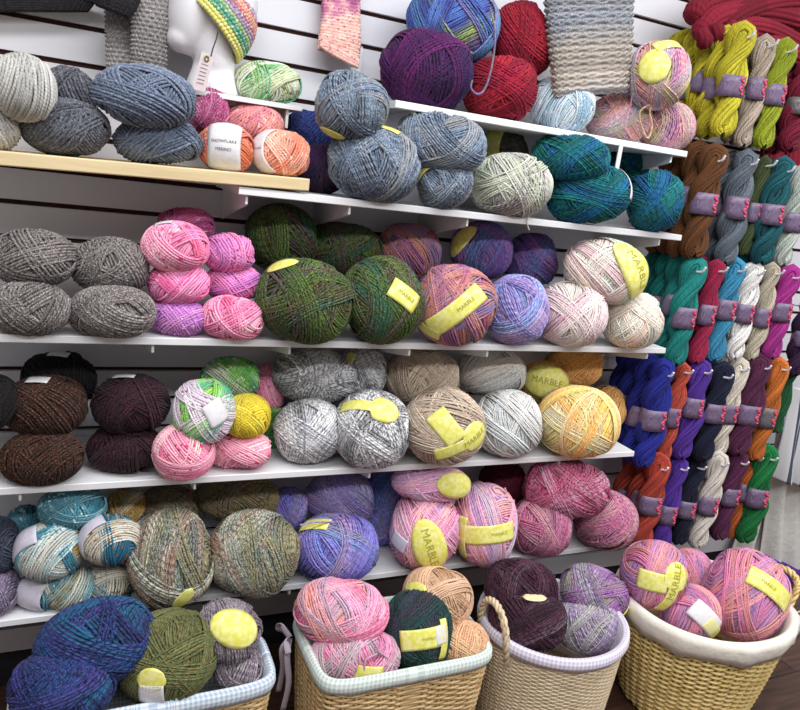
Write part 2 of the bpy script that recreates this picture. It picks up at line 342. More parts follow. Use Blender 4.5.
def tubes(mb, P, rad, sides=4, nrm=None, turn=0.0, along=None, caps=False, mi=0):
    """P: (K, M, 3) centre lines; rad: number or (K, M); turn: (K,) or (K, M)"""
    P = np.asarray(P, float)
    if P.ndim == 2: P = P[None]
    K, M, _ = P.shape
    T = unit(np.gradient(P, axis=1))
    if nrm is None:
        ref = np.where(np.abs(T[..., 2:3]) < .9, np.array([0, 0, 1.0]), np.array([0, 1.0, 0]))
        nrm = ref
    nrm = np.broadcast_to(np.asarray(nrm, float), P.shape)
    N = unit(nrm - T * (nrm * T).sum(-1, keepdims=True)); B = np.cross(T, N)
    th = np.arange(sides) / sides * 2 * PI + PI            # the first one faces inwards
    r = np.broadcast_to(np.asarray(rad, float), (K, M))[..., None, None]
    V = P[:, :, None] + r * (np.cos(th)[None, None, :, None] * N[:, :, None] + np.sin(th)[None, None, :, None] * B[:, :, None])
    if along is None:
        seg = np.linalg.norm(np.diff(P, axis=1), axis=-1); along = np.concatenate([np.zeros((K, 1)), np.cumsum(seg, 1)], 1)
    tn = np.asarray(turn, float)
    if tn.ndim == 0: tn = np.full((K, M), float(tn))
    elif tn.ndim == 1: tn = np.broadcast_to(tn[:, None], (K, M))
    A = np.stack([np.broadcast_to(tn[:, :, None], (K, M, sides)), np.broadcast_to(along[:, :, None], (K, M, sides)),
                  np.broadcast_to((np.arange(sides) / sides)[None, None], (K, M, sides))], -1)
    k, m, j = np.meshgrid(np.arange(K), np.arange(M - 1), np.arange(sides), indexing='ij')
    b = (k * M + m) * sides; j2 = (j + 1) % sides
    q = np.stack([b + j, b + sides + j, b + sides + j2, b + j2], -1).reshape(-1, 4)
    mb.add(V, q, a=A.reshape(-1, 3), mi=mi)
    if caps:
        for kk in range(K):
            for e, s_ in ((0, 1), (M - 1, -1)):
                ring = V[kk, e]; c = ring.mean(0)
                t = [(i, (i + 1) % sides, sides) if s_ > 0 else ((i + 1) % sides, i, sides) for i in range(sides)]
                mb.add(np.concatenate([ring, c[None]]), t=t, a=(tn[kk, e], along[kk, e], .5), mi=mi)
def spline(pts, n):
    """Catmull-Rom through the points"""
    p = np.asarray(pts, float); p = np.concatenate([[2 * p[0] - p[1]], p, [2 * p[-1] - p[-2]]])
    k = len(p) - 3; s = np.linspace(0, k - 1e-6, n); i = s.astype(int); f = (s - i)[:, None]
    a, b, c, d = p[i], p[i + 1], p[i + 2], p[i + 3]
    return .5 * (2 * b + (c - a) * f + (2 * a - 5 * b + 4 * c - d) * f ** 2 + (3 * b - a - 3 * c + d) * f ** 3)
def grid_faces(nu, nv, wrap=False):
    u, v = np.meshgrid(np.arange(nu - 1), np.arange(nv if wrap else nv - 1), indexing='ij'); v2 = (v + 1) % nv
    return np.stack([u * nv + v, (u + 1) * nv + v, (u + 1) * nv + v2, u * nv + v2], -1).reshape(-1, 4)
def sheet(mb, G, thick=0.0, uv=None, a=None, mi=0):
    """G: (nu, nv, 3) surface, optionally given a thickness against its normal"""
    nu, nv, _ = G.shape
    q = grid_faces(nu, nv)
    if not thick:
        mb.add(G, q, uv=uv, a=a, mi=mi); return
    Nn = unit(np.cross(np.gradient(G, axis=0), np.gradient(G, axis=1)))
    V = np.concatenate([G.reshape(-1, 3), (G - Nn * thick).reshape(-1, 3)]); n = nu * nv
    e = [(i, i + 1) for i in range(nv - 1)] + [((nu - 1) * nv + i + 1, (nu - 1) * nv + i) for i in range(nv - 1)]
    e += [((i + 1) * nv, i * nv) for i in range(nu - 1)] + [(i * nv + nv - 1, (i + 1) * nv + nv - 1) for i in range(nu - 1)]
    side = [(x, y, y + n, x + n) for x, y in e]
    mb.add(V, np.concatenate([q, q[:, ::-1] + n, np.array(side)]), uv=None if uv is None else np.concatenate([uv.reshape(-1, 2)] * 2),
           a=None if a is None else np.concatenate([np.asarray(a).reshape(-1, 3)] * 2), mi=mi)
_tc = {}
def text_mesh(txt):
    if txt in _tc: return _tc[txt]
    cu = bpy.data.curves.new('lettering_source', 'FONT'); cu.body = txt; cu.size = 1.0; cu.align_x = 'CENTER'; cu.align_y = 'CENTER'
    cu.resolution_u = 2
    o = bpy.data.objects.new('lettering_source', cu); COL.objects.link(o)
    dg = bpy.context.evaluated_depsgraph_get(); me = bpy.data.meshes.new_from_object(o.evaluated_get(dg))
    v = np.zeros(len(me.vertices) * 3); me.vertices.foreach_get('co', v); v = v.reshape(-1, 3)
    me.calc_loop_triangles()
    t = np.zeros(len(me.loop_triangles) * 3, np.int32); me.loop_triangles.foreach_get('vertices', t); t = t.reshape(-1, 3)
    bpy.data.objects.remove(o); bpy.data.curves.remove(cu); bpy.data.meshes.remove(me)
    w = v[:, 0].max() - v[:, 0].min()
    _tc[txt] = (v, t, w); return _tc[txt]

# ------------------------------------------------------------------ yarn balls
class Ball:
    def S(s, d):
        """outer surface point (local axes) in direction d, shape of a plump superellipsoid"""
        d = unit(np.asarray(d, float)); n = s.pw
        return d / ((np.abs(d) ** n).sum(-1, keepdims=True) ** (1 / n)) * s.abc
    def W(s, p): return s.c + p @ s.E
    def sup(s, n): return math.sqrt(((s.abc * (s.E @ n)) ** 2).sum()) * 1.015
BALLS = []
def frame(u, v, rot):
    r = ray(u, v); r = r / np.linalg.norm(r)
    e1, e2, e3 = RIGHT, UP, -FWD
    ca, sa = math.cos(math.radians(rot)), math.sin(math.radians(rot))
    E = np.stack([ca * e1 + sa * e2, -sa * e1 + ca * e2, e3])
    k = r @ FWD; g = 1 / k - 1
    psi = math.atan2(-(v - CY), u - CX) - math.radians(rot)
    return r, E, k, (1 + g * math.cos(psi) ** 2, 1 + g * math.sin(psi) ** 2)
SHELF_Z = {}
def rest_z(name, x):
    z = SHELF_Z[name]; return z(x) if callable(z) else z
def make_ball(u, v, w, h, rot, place, kind, label, group, bands=(), t=.0048, tilt=None, groups=6, seed=None, depth=None, tails=(), cat='yarn ball', pw=2.25, name='yarn_ball'):
    """u, v, w, h: where and how large the ball shows; place: a depth y, or (shelf, y) / (shelf, None) to rest on that shelf"""
    i = len(BALLS); rg = np.random.default_rng(1000 + i if seed is None else seed)
    b = Ball(); b.pw = pw
    r, b.E, k, g = frame(u, v, rot)
    up = np.array([0, 0, 1.0])
    def size(dist):
        zd = dist * k
        a_, b_ = w / 2 * zd / F / g[0] - .25 * t, h / 2 * zd / F / g[1] - .25 * t
        b.abc = np.array([a_, b_, min(a_, b_) * 1.02 if depth is None else depth])
    shelf = None
    if isinstance(place, tuple): shelf, y = place
    else: y = place - (.032 if place <= -.145 and group != 'balls in the baskets' else 0)
    if shelf and y is None:
        lo, hi = -.276, -.075; best = None
        for y_ in np.linspace(lo, hi, 33):
            dist = (y_ + D) / r[1]; size(dist); c = CAM + r * dist
            e = abs(c[2] - b.sup(up) - rest_z(shelf, c[0]) - .001)
            if best is None or e < best[0]: best = (e, y_)
        y = best[1]
    dist = (y + D) / r[1]; size(dist); b.c = CAM + r * dist
    if shelf: b.c[2] = rest_z(shelf, b.c[0]) + b.sup(up) + .001
    if b.c[1] + b.sup(np.array([0, 1.0, 0])) > -.003: b.c[1] = -.003 - b.sup(np.array([0, 1.0, 0]))
    b.u, b.v, b.shelf, b.y = u, v, shelf, y
    b.rest = shelf; b.basket = group == 'balls in the baskets'; b.size = size; b.ray = r; b.dist = dist
    b.args = (rg, kind, label, group, bands, t, tilt, groups, tails, cat, name)
    BALLS.append(b); return b
def settle(rounds=90):
    """let neighbours press each other apart: loose balls slide along the line of sight, resting ones along their shelf"""
    up = np.array([0, 0, 1.0]); yy = np.array([0, 1.0, 0])
    def rad(b, n): q = b.E @ n; return 1 / math.sqrt(((q / b.abc) ** 2).sum())
    for _ in range(rounds):
        for i, a in enumerate(BALLS):
            for c in BALLS[i + 1:]:
                d = c.c - a.c; L = float(np.linalg.norm(d))
                if L > .3: continue
                n = d / L; s = rad(a, n) + rad(c, n) - L - .005
                if s <= 0: continue
                if a.basket or c.basket: continue
                if bool(a.rest) != bool(c.rest): mv = a if not a.rest else c
                else: mv = a if a.y > c.y or (a.y == c.y and a.dist > c.dist) else c
                if mv.rest and mv.y < -.15: continue
                st = min(s, .01) * .5
                if not mv.rest and mv.y <= -.145:
                    if not (a.rest or c.rest): st *= .2
                    st = -st
                    if mv.c[1] + st < -.27: continue
                if mv.rest:
                    y0 = mv.c[1]; mv.c[1] = min(max(mv.c[1] + st, -.262), -.004 - mv.sup(yy)); k = (mv.c[1] + D) / (y0 + D); mv.c[0] *= k; mv.dist *= k
                else:
                    nd = mv.dist + st; y_ = CAM[1] + mv.ray[1] * nd
                    if y_ + mv.sup(yy) > -.006: continue
                    mv.c = mv.c + mv.ray * st; mv.dist = nd; mv.size(nd)
def finish_ball(b):
    rg, kind, label, group, bands, t, tilt, ngr, tails, cat, name = b.args
    mean = float(b.abc.mean()); off = rg.uniform(0, 60)
    e1 = np.array([1.0, 0, 0])
    def basis(n):
        n = unit(n); a = np.cross(n, [0.31, 0.2, 0.93]); a = unit(a); return n, a, np.cross(n, a)
    M = 33; ph = np.linspace(0, 2 * PI, M)
    def loops(n, th, lift, turn0, wob=.025):
        n, a, c = basis(n); th = th[:, None]
        th = th + wob * np.sin(2 * ph[None] + rg.uniform(0, 6)) + .014 * np.sin(3 * ph[None] + rg.uniform(0, 6, th.shape)) + .008 * np.sin(7 * ph[None] + rg.uniform(0, 6, th.shape))
        p0 = rg.uniform(0, 2 * PI)
        d = np.sin(th)[..., None] * n + np.cos(th)[..., None] * (np.cos(ph + p0)[None, :, None] * a + np.sin(ph + p0)[None, :, None] * c)
        P = b.S(d); nr = unit(P / (b.abc ** 2))
        P = P + nr * (lift + rg.uniform(-.24, .24, (len(th), 1, 1)) * t)
        tn = (turn0 + np.arange(len(th)))[:, None] + np.linspace(0, 1, M)[None]
        return P, nr, tn
    mb = MB()
    tl = rg.uniform(.25, .5) if tilt is None else tilt
    az = rg.uniform(-.6, .6) + (PI if rg.random() < .5 else 0) + PI / 2
    n0 = np.array([math.cos(tl), math.sin(tl) * math.sin(az), math.sin(tl) * math.cos(az)])
    N = int(PI * (b.abc[0] * .5 + mean * .5) / t * .92)
    lim = 1.36
    P, nr, tn = loops(n0, np.linspace(-lim, lim, N), -t * .5, off)
    tubes(mb, P, t * .56, 4, nr, tn)
    n_used = N
    for gI in range(ngr + 2):
        for _ in range(20):
            tg = rg.uniform(.35, 1.15); ag = rg.uniform(0, 2 * PI)
            ng = np.array([math.cos(tg), math.sin(tg) * math.sin(ag), math.sin(tg) * math.cos(ag)])
            if abs(ng[2]) < .75: break
        kk = int(rg.integers(4, 11)); sp = t * 1.02 / mean; c0 = rg.uniform(-.5, .5)
        P, nr, tn = loops(ng, c0 + (np.arange(kk) - kk / 2) * sp, t * (.25 + .42 * (gI % 2)), off + n_used + rg.uniform(0, 12), .04)
        tubes(mb, P, t * .54, 4, nr, tn); n_used += kk
    # the body below the outer strands
    la = np.linspace(-PI / 2, PI / 2, 13); lo = np.linspace(0, 2 * PI, 25)
    n, a, c = basis(n0)
    d = np.sin(la)[:, None, None] * n + np.cos(la)[:, None, None] * (np.cos(lo)[None, :, None] * a + np.sin(lo)[None, :, None] * c)
    G = b.S(d) * (1 - t * .9 / mean)
    A = np.zeros(G.shape); A[..., 0] = off + (la[:, None] + lim) / (2 * lim) * N; A[..., 1] = lo[None] * mean
    mb.add(G, grid_faces(13, 25), a=A.reshape(-1, 3))
    for i in range(len(mb.v)): mb.v[i] = b.W(mb.v[i])
    base = b.c.copy(); base[2] -= b.sup(np.array([0, 0, 1.0]))
    o = mb.build(name, yarn_mat(kind), loc=base); tag(o, label, cat, group)
    b.o = o
    # image axes in local axes
    ix, iy, iz = b.E @ RIGHT, b.E @ UP, b.E @ -FWD
    for bd in bands:
        shape, lx, ly, ang, L, Wd, colr = bd[:7]; txt = bd[7] if len(bd) > 7 else None; tspec = bd[8] if len(bd) > 8 else (0, 0, 0, .6)
        ink = M_INK if colr == 'yellow' else M_INKD
        lz = math.sqrt(max(.02, 1 - lx * lx - ly * ly))
        # position on the projected outline: lx, ly are shares of the half sizes
        q0 = unit(np.array([lx, ly, lz]) @ np.stack([ix, iy, iz]))
        ta = math.radians(ang); tdir = math.cos(ta) * ix + math.sin(ta) * iy
        tdir = unit(tdir - q0 * (tdir @ q0)); bdir = np.cross(q0, tdir)
        px = (b.c - CAM) @ FWD / F; Lm, Wm = L * px, Wd * px
        Rs, Rt = float(np.linalg.norm(b.abc * tdir)), float(np.linalg.norm(b.abc * bdir))
        lift = t * 1.15 + .0008
        def surf(s_, t_, up_=0.0):
            sa = np.asarray(s_) / Rs; tt = np.asarray(t_) / Rt
            dd = np.cos(sa)[..., None] * q0 + np.sin(sa)[..., None] * tdir + np.tan(np.clip(tt, -1.2, 1.2))[..., None] * bdir
            p_ = b.S(dd); return b.W(p_ + unit(p_ / b.abc ** 2) * (lift + up_))
        nu, nv = max(9, int(Lm / .006)), 9
        s_ = np.linspace(-1, 1, nu)
        if shape == 'oval': hw = np.sqrt(np.maximum(0.02, 1 - s_ ** 2))
        elif shape == 'flag': hw = np.where(s_ > .1, np.sqrt(np.maximum(.02, 1 - ((s_ - .45) / .55) ** 2)), .42 + .0 * s_); hw = np.where((s_ > -.15) & (s_ <= .1), np.maximum(hw, .42), hw); hw = np.maximum(hw, np.where(s_ < .45, .42, 0))
        elif shape == 'taper': hw = .55 + .45 * (s_ + 1) / 2
        else: hw = np.ones(nu)
        sg = np.broadcast_to((s_ * Lm / 2)[:, None], (nu, nv)); tg_ = (hw * Wm / 2)[:, None] * np.linspace(-1, 1, nv)[None]
        m2 = MB(); sheet(m2, surf(sg, tg_), -.0008)
        nm = 'paper_label' if shape in ('oval', 'tag') else 'paper_band'
        lb = m2.build(nm, MP[colr], o, label={'yellow': 'yellow marbled paper label', 'white': 'white paper label', 'lilac': 'pale lilac paper label', 'cream': 'cream paper label'}.get(colr))
        if txt:
            m3 = MB()
            for line, (sx, sy, rotd, frac) in zip(txt.split('|'), tspec if isinstance(tspec, list) else [tspec]):
                vv, tt, wd = text_mesh(line); sc = frac * Lm / wd
                ra = math.radians(rotd); X = vv[:, 0] * sc; Y = vv[:, 1] * sc
                if rotd: X, Y = X * math.cos(ra) - Y * math.sin(ra), X * math.sin(ra) + Y * math.cos(ra)
                m3.add(surf(X + sx * Lm / 2, Y + sy * Wm / 2, .0018), t=tt)
            m3.build('lettering', ink, lb, smooth=False)
    for tl_ in tails:
        pts, yy, tr = tl_[:3]
        P = spline([at_y(p[0], p[1], yy if len(p) < 3 else p[2]) for p in pts], 12 * len(pts))
        m2 = MB(); tubes(m2, P, tr, 6, None, off + np.linspace(0, 3, len(P))[None], caps=True)
        m2.build('yarn_tail', yarn_mat(tl_[3] if len(tl_) > 3 else kind), o)
    return o

# ------------------------------------------------------------------ twisted skeins
def make_skein(top, length, width, col, seed, label, group, band=True, bandcol='mauve', bandpos=.52, yaw=0.0, mark=True):
    """a hank hanging from the point top"""
    rg = np.random.default_rng(seed)
    mat = skein_mat(col[0], tuple(x * .9 for x in col[1]))
    half = 3 if rg.random() < .4 else 2
    mb = MB()
    M = 64; n1 = M // 2
    rp = width * .285; ro = width * .235
    s = np.linspace(0, 1, n1)
    end = np.sqrt(np.clip(1 - (np.abs(2 * s - 1)) ** 9, 0, 1))
    th = PI * half * s + rg.uniform(-.25, .25)
    sag = width * .04 * np.sin(2 * PI * s + rg.uniform(0, 6))
    def ply(sign):
        return np.stack([np.cos(th) * ro * end * sign + sag, -np.sin(th) * ro * end * sign * .62, -length * s], -1)
    A = ply(1); Bp = ply(-1)
    loop = np.concatenate([A[::-1], Bp[1:-1], A[-1:]], 0)
    loop[:, :2] *= (1 - .2 * np.exp(-((loop[:, 2] / length + bandpos) / .075) ** 2) * bool(band))[:, None]
    Ml = len(loop)
    par = np.linspace(0, 1, Ml)
    Tn = unit(np.gradient(loop, axis=0)); ref = np.array([0, 1.0, 0.02])
    Nn = unit(ref - Tn * (Tn @ ref)[:, None]); Bb = np.cross(Tn, Nn)
    sq = 1 - .24 * np.exp(-((loop[:, 2] / length + bandpos) / .075) ** 2) * bool(band)
    rr = rp * sq * (.80 + .20 * np.sin(PI * np.clip(np.abs(loop[:, 2]) / length, 0, 1)) ** .6) * (1 + .05 * np.sin(9 * par * 2 * PI + rg.uniform(0, 6)))
    NS = 19
    a0 = 2 * PI * np.arange(NS) / NS
    ang = a0[:, None] + 2 * PI * (1.3 * par)[None] + .15 * np.sin(par[None] * 20 + rg.uniform(0, 6, (NS, 1)))
    nr = np.cos(ang)[..., None] * Nn[None] + np.sin(ang)[..., None] * Bb[None] * 1.0
    flat = np.array([.97, .70, 1])
    P = (loop[None] + nr * rr[None, :, None] * .86)
    tubes(mb, P, rp * .215, 4, nr, rg.uniform(0, 6, NS), None)
    tubes(mb, loop[None], rr[None] * .84, 8, None, rg.uniform(0, 6), None)
    cy, sy = math.cos(yaw), math.sin(yaw)
    Rz = np.array([[cy, -sy, 0], [sy, cy, 0], [0, 0, 1]])
    for i in range(len(mb.v)): mb.v[i] = (mb.v[i] * flat) @ Rz.T + top
    o = mb.build('yarn_skein', mat, loc=top - np.array([0, 0, length])); tag(o, label, 'yarn skein', group)
    if band:
        m = MB(); zc = -length * bandpos; hh = length * .105
        ph = np.linspace(0, 2 * PI, 41); zz = np.linspace(-hh, hh, 4)
        ax, ay = width * .395, width * .315
        def el(p, z_, k=1.0):
            c_, s_ = np.cos(p), np.sin(p); e = 2 / 2.6
            return np.stack([np.sign(c_) * np.abs(c_) ** e * ax * k, np.sign(s_) * np.abs(s_) ** e * ay * k, zc + z_], -1) @ Rz.T + top
        G = np.stack([el(ph, np.full(41, z_)) for z_ in zz])
        sheet(m, G, -.001)
        pb = m.build('paper_band', MP[bandcol], o, label='%s paper band' % ('grey' if bandcol == 'greyband' else 'mauve'))
        if mark:
            m = MB()
            for (p0, z0) in ((-1.05, .5), (-1.05, -.35)):     # the curly mark near the right edge
                q = np.linspace(0, 1, 14)
                pts = el(p0 + .22 * np.sin(q * 2 * PI), z0 * hh + hh * .42 * (q - .5) * 2 * .9, 1.02)
                tubes(m, pts, hh * .12, 4)
            m.build('pink_mark', M_INKP, pb)
            m = MB()
            for kx in range(5):                                # fine upright lines of print
                pts = el(np.full(3, -1.42 - .09 * kx), np.linspace(-.75, .75, 3) * hh, 1.012); tubes(m, pts, .0004, 4)
            q = np.linspace(0, 2 * PI, 13)
            pts = el(-2.15 + .16 * np.cos(q), hh * .42 * np.sin(q), 1.012); tubes(m, pts, .0012, 4)
            m.build('print', M_INKW, pb)
    return o

# ------------------------------------------------------------------ knitted pieces
def knit_tube(mb, C, Wd, Tk, side, rows, cols, pat='rib', amp=.003, turn0=0.0, ncyc=1.0, pw=2.6):
    """flattened knitted tube along C with widths Wd, thicknesses Tk; side: the direction of its width"""
    n = len(C); nc = cols * 6; ph = np.arange(nc) / nc * 2 * PI
    T = unit(np.gradient(C, axis=0)); S_ = unit(np.broadcast_to(side, C.shape) - T * (np.broadcast_to(side, C.shape) * T).sum(-1, keepdims=True)); Nn = np.cross(T, S_)
    seg = np.concatenate([[0], np.cumsum(np.linalg.norm(np.diff(C, axis=0), axis=1))]); sl = seg / seg[-1]
    e = 2 / pw; c_, s_ = np.cos(ph), np.sin(ph)
    cx = np.sign(c_) * np.abs(c_) ** e; cy = np.sign(s_) * np.abs(s_) ** e
    cc, rr = np.meshgrid(ph / (2 * PI) * cols, sl * rows)
    if pat == 'rib': d = .6 * np.abs(np.sin(PI * cc)) + .4 * np.abs(np.sin(PI * (rr + .35 * np.abs(np.sin(PI * cc)))))
    elif pat == 'purl': d = np.abs(np.sin(PI * rr)) * (.65 + .35 * np.sin(2 * PI * cc + 3 * np.floor(rr)))
    else: d = np.abs(np.sin(PI * (rr + .5 * np.abs(np.sin(PI * (cc + .5 * (np.floor(rr) % 2))))))) ** .7 * (.5 + .5 * np.abs(np.sin(PI * (cc + .5 * (np.floor(rr) % 2)))))
    d = amp * (d - .5)
    G = C[:, None] + S_[:, None] * (cx[None] * Wd[:, None] / 2)[..., None] + Nn[:, None] * (cy[None] * Tk[:, None] / 2)[..., None]
    out = unit(S_[:, None] * (c_ / 1.0)[None, :, None] * Tk[:, None, None] + Nn[:, None] * s_[None, :, None] * Wd[:, None, None])
    G = G + out * d[..., None]
    A = np.stack([turn0 + rr / rows * ncyc, cc * .004, rr * 0 + .5], -1)
    mb.add(G, grid_faces(n, nc, True), a=A.reshape(-1, 3))
    for k in (0, n - 1):
        ring = G[k]; c0 = ring.mean(0); t = [(i, (i + 1) % nc, nc) if k else ((i + 1) % nc, i, nc) for i in range(nc)]
        mb.add(np.concatenate([ring, c0[None]]), t=t, a=(turn0 + ncyc * (1 if k else 0), 0, .5))
def px_path(pts, n, y=None):
    return spline([at_y(p[0], p[1], p[2] if y is None else y) for p in pts], n)

# ------------------------------------------------------------------ baskets
def basket(name, c, z_rim, half, corner, taper, label, rows, pitch, mat, rstake, wob, per, liner, skirt, group=None, skw=0.0, po=0.0):
    """c: rim centre (x, y); half: half sizes of the rim; corner: exponent of the outline; taper: base size over rim size"""
    o = empty(name, (c[0], c[1], 0), label, 'basket', group)
    def outline(th, k, off=0.0):
        e = 2 / corner; c_, s_ = np.cos(th), np.sin(th)
        x = np.sign(c_) * np.abs(c_) ** e; y = np.sign(s_) * np.abs(s_) ** e
        return np.stack([c[0] + x * (half[0] * k + off), c[1] + y * (half[1] * k + off)], -1)
    # even spacing along the outline
    tt = np.linspace(0, 2 * PI, 1441); pp = outline(tt, 1.0); sl = np.concatenate([[0], np.cumsum(np.linalg.norm(np.diff(pp, axis=0), axis=1))])
    per_n = int(sl[-1] / pitch / 2) * 2
    def ths(n): return np.interp(np.linspace(0, sl[-1], n), sl, tt)
    sub = per; n = per_n * sub + 1; th = ths(n); kk = np.arange(n) / sub
    mb = MB(); zs = np.linspace(.012, z_rim - .008, rows)
    K = []
    for i, z in enumerate(zs):
        f = taper + (1 - taper) * (z / z_rim) ** .8
        w = wob * np.cos(PI * kk + PI * (i % 2))
        p0 = outline(th, f); p1 = outline(th, f, .01); nrm = unit(p1 - p0)
        K.append(np.concatenate([p0 + nrm * w[:, None], np.full((n, 1), z)], -1))
    K = np.array(K); nr = K - np.array([c[0], c[1], 0]) * np.array([1, 1, 0]); nr = unit(nr * np.array([1, 1, 0]))
    rad = (zs[1] - zs[0]) * .54
    tubes(mb, K, rad, 4, np.array([0, 0, 1.0]), np.arange(rows) * 1.37)
    th2 = ths(per_n + 1)[:-1]; zz = np.linspace(.004, z_rim, 8)
    St = np.stack([np.concatenate([outline(th2, taper + (1 - taper) * (max(z, 0) / z_rim) ** .8), np.full((per_n, 1), z)], -1) for z in zz], 1)
    tubes(mb, St, rstake, 5, None, np.arange(per_n) * 2.1 + 50)
    # floor of the basket
    cf = outline(np.linspace(0, 2 * PI, 49), taper * .99)
    mb.add(np.concatenate([np.concatenate([cf, np.full((49, 1), .014)], -1), [[c[0], c[1], .014]]]), t=[(i, i + 1, 49) for i in range(48)], a=(3, 0, .5))
    mb.build('woven_body', mat, o)
    # the rim under the liner and the folded liner
    tr = ths(121); rimp = np.concatenate([outline(tr, 1.0), np.full((121, 1), z_rim)], -1)
    m = MB(); tubes(m, rimp, .009, 6, np.array([0, 0, 1.0]), 9.0); m.build('rim', mat, o)
    prof = [(.007, -skirt), (.010, -skirt * .6), (.011, -.010), (.008, .006), (.0, .010), (-.007, .006), (-.012, -.03), (-.022, -.09), (-.028, -z_rim * .6)]
    rgl = np.random.default_rng(7)
    nth = 181; tl = ths(nth); G = []
    wv = sum(rgl.uniform(.3, 1) * np.sin(k_ * tl * 2 + rgl.uniform(0, 6)) for k_ in (3, 5, 8, 13)) / 3
    for j, (o_, z_) in enumerate(prof):
        if j < 4: o_ += po
        z = z_rim + z_; f = taper + (1 - taper) * (max(z, .01) / z_rim) ** .8 if z < z_rim else 1.0
        q = outline(tl, f, 0.0); nn = unit(outline(tl, f, .01) - q)
        hem = (1 + .18 * wv) if j == 0 else np.ones(nth)
        G.append(np.concatenate([q + nn * (o_ + skw * wv * (.004 if j < 4 else .0))[:, None] if skw else q + nn * o_, (z_rim + z_ * hem)[:, None]], -1))
    G = np.array(G); U = np.stack(np.broadcast_arrays(np.interp(np.linspace(0, 1, nth), [0, 1], [0, sl[-1] / .9])[None], np.cumsum([0] + [math.hypot(prof[i + 1][0] - prof[i][0], prof[i + 1][1] - prof[i][1]) for i in range(len(prof) - 1)])[:, None] / .9), -1)
    m = MB(); sheet(m, G, .0015, uv=U); m.build('cloth_liner', liner, o)
    return o, outline

# ================================================================== THE SETTING
G0, GP = 1.6235, .0762                    # one groove of the slatwall and the groove spacing
WX0, WX1, WTOP = -1.3, 3.4, 2.68
mb = MB(); gh = .0055
zs = [G0 + GP * k for k in range(-20, 15)]
zs = [z for z in zs if .09 < z < WTOP - .02]
prev = .103
for z in zs:
    if z - gh > prev + .004: box(mb, (WX0, 0, prev), (WX1, .012, z - gh), 0)
    prev = z + gh
box(mb, (WX0, 0, prev), (WX1, .012, WTOP), 0)
box(mb, (WX0, .012, .10), (WX1, .03, WTOP), 1)
tag(mb.build('wall_back', [M_SLAT, M_GROOVE], smooth=False), kind='structure')
mb = MB(); box(mb, (WX0, .004, 0), (WX1, .03, .1))
tag(mb.build('baseboard_back', M_BASE, smooth=False), kind='structure')
mb = MB(); box(mb, (WX0, -4.2, -.05), (WX1, .03, 0)); tag(mb.build('floor', M_FLOOR, smooth=False), kind='structure')
M_CEIL = plain('white_ceiling_tile', (226, 226, 224), .8, .2, .03, 20.0)
mb = MB(); box(mb, (WX0, -4.2, WTOP), (WX1, .03, WTOP + .05)); tag(mb.build('ceiling', M_CEIL, smooth=False), kind='structure')

# ------------------------------------------------------------------ shelves
YF = -.28
def bracket(x, zt, parent, depth=.27):
    m = MB(); hw = .0025; yb = -.001
    for sx in (-1, 1): pass
    prof = [(yb, zt), (-depth, zt), (-depth, zt - .018), (-depth + .012, zt - .022), (yb, zt - .075)]
    a = [(x - hw, y, z) for y, z in prof]; b = [(x + hw, y, z) for y, z in prof]; n = len(prof)
    m.add(a + b, [(i, (i + 1) % n, n + (i + 1) % n, n + i) for i in range(n)], [(0, 2, 1), (0, 3, 2), (0, 4, 3), (n, n + 1, n + 2), (n, n + 2, n + 3), (n, n + 3, n + 4)])
    m.build('shelf_bracket', M_BRKT, parent, smooth=False)
def shelf(key, x0, x1, zt, label, brackets, th=.016):
    e = empty('wall_shelf', ((x0 + x1) / 2, -.14, zt - th), label, 'shelf', 'white wall shelves')
    SHELF_Z[key] = zt
    m = MB(); b = .0015
    ys = [-.001, YF + b, YF, YF, YF + b, -.001]; zz = [zt, zt, zt - b, zt - th + b, zt - th, zt - th]
    n = 6; xs = [x0, x1]
    m.add([(x, y, z) for x in xs for y, z in zip(ys, zz)], [(i, n + i, n + (i + 1) % n, (i + 1) % n) for i in range(n)] + [(0, 1, 4, 5), (1, 2, 3, 4), (n, n + 5, n + 4, n + 1), (n + 1, n + 4, n + 3, n + 2)])
    m.build('shelf_board', M_WHITE, e, smooth=False)
    for u in brackets:
        zb = zt - th - .0005; p = CAM; r = ray(u, at_px_v(u, zb)); bracket(float((CAM + r * ((-.27 + D) / r[1]))[0]), zb, e)
    return e
def at_px_v(u, z):
    """the image row where the height z shows at column u in the plane of the shelf fronts"""
    lo, hi = 0.0, 710.0
    for _ in range(40):
        m = (lo + hi) / 2
        if at_y(u, m, -.27)[2] > z: lo = m
        else: hi = m
    return lo
s1 = shelf('s1', .625, 1.481, 1.558, 'short white wall shelf topmost under the red, purple and candy coloured balls', (415, 672))
s2 = shelf('s2', .30, 1.525, 1.338, 'white wall shelf holding the denim blue and teal balls', (247, 350, 468, 660))
s3 = shelf('s3', -.95, 1.557, 1.013, 'long white wall shelf holding the grey tweed, pink and dark green balls', (153, 290, 410, 488, 648))
s4 = shelf('s4', -.95, 1.522, .692, 'long white wall shelf holding the bronze, marled grey and golden balls', (20, 195, 370, 560))
s5 = shelf('s5', -.95, 1.50, .385, 'lowest white wall shelf holding the teal, olive and lilac balls', (120, 290, 450))
m = MB(); p = at_y(621, 146, -.283); q = at_y(621, 173, -.283)
box(m, (p[0] - .006, -.2845, q[2]), (p[0] + .006, -.2815, p[2] + .004)); m.build('price_strip', M_BRKT, s1, smooth=False, label='white plastic strip hanging from the shelf front')
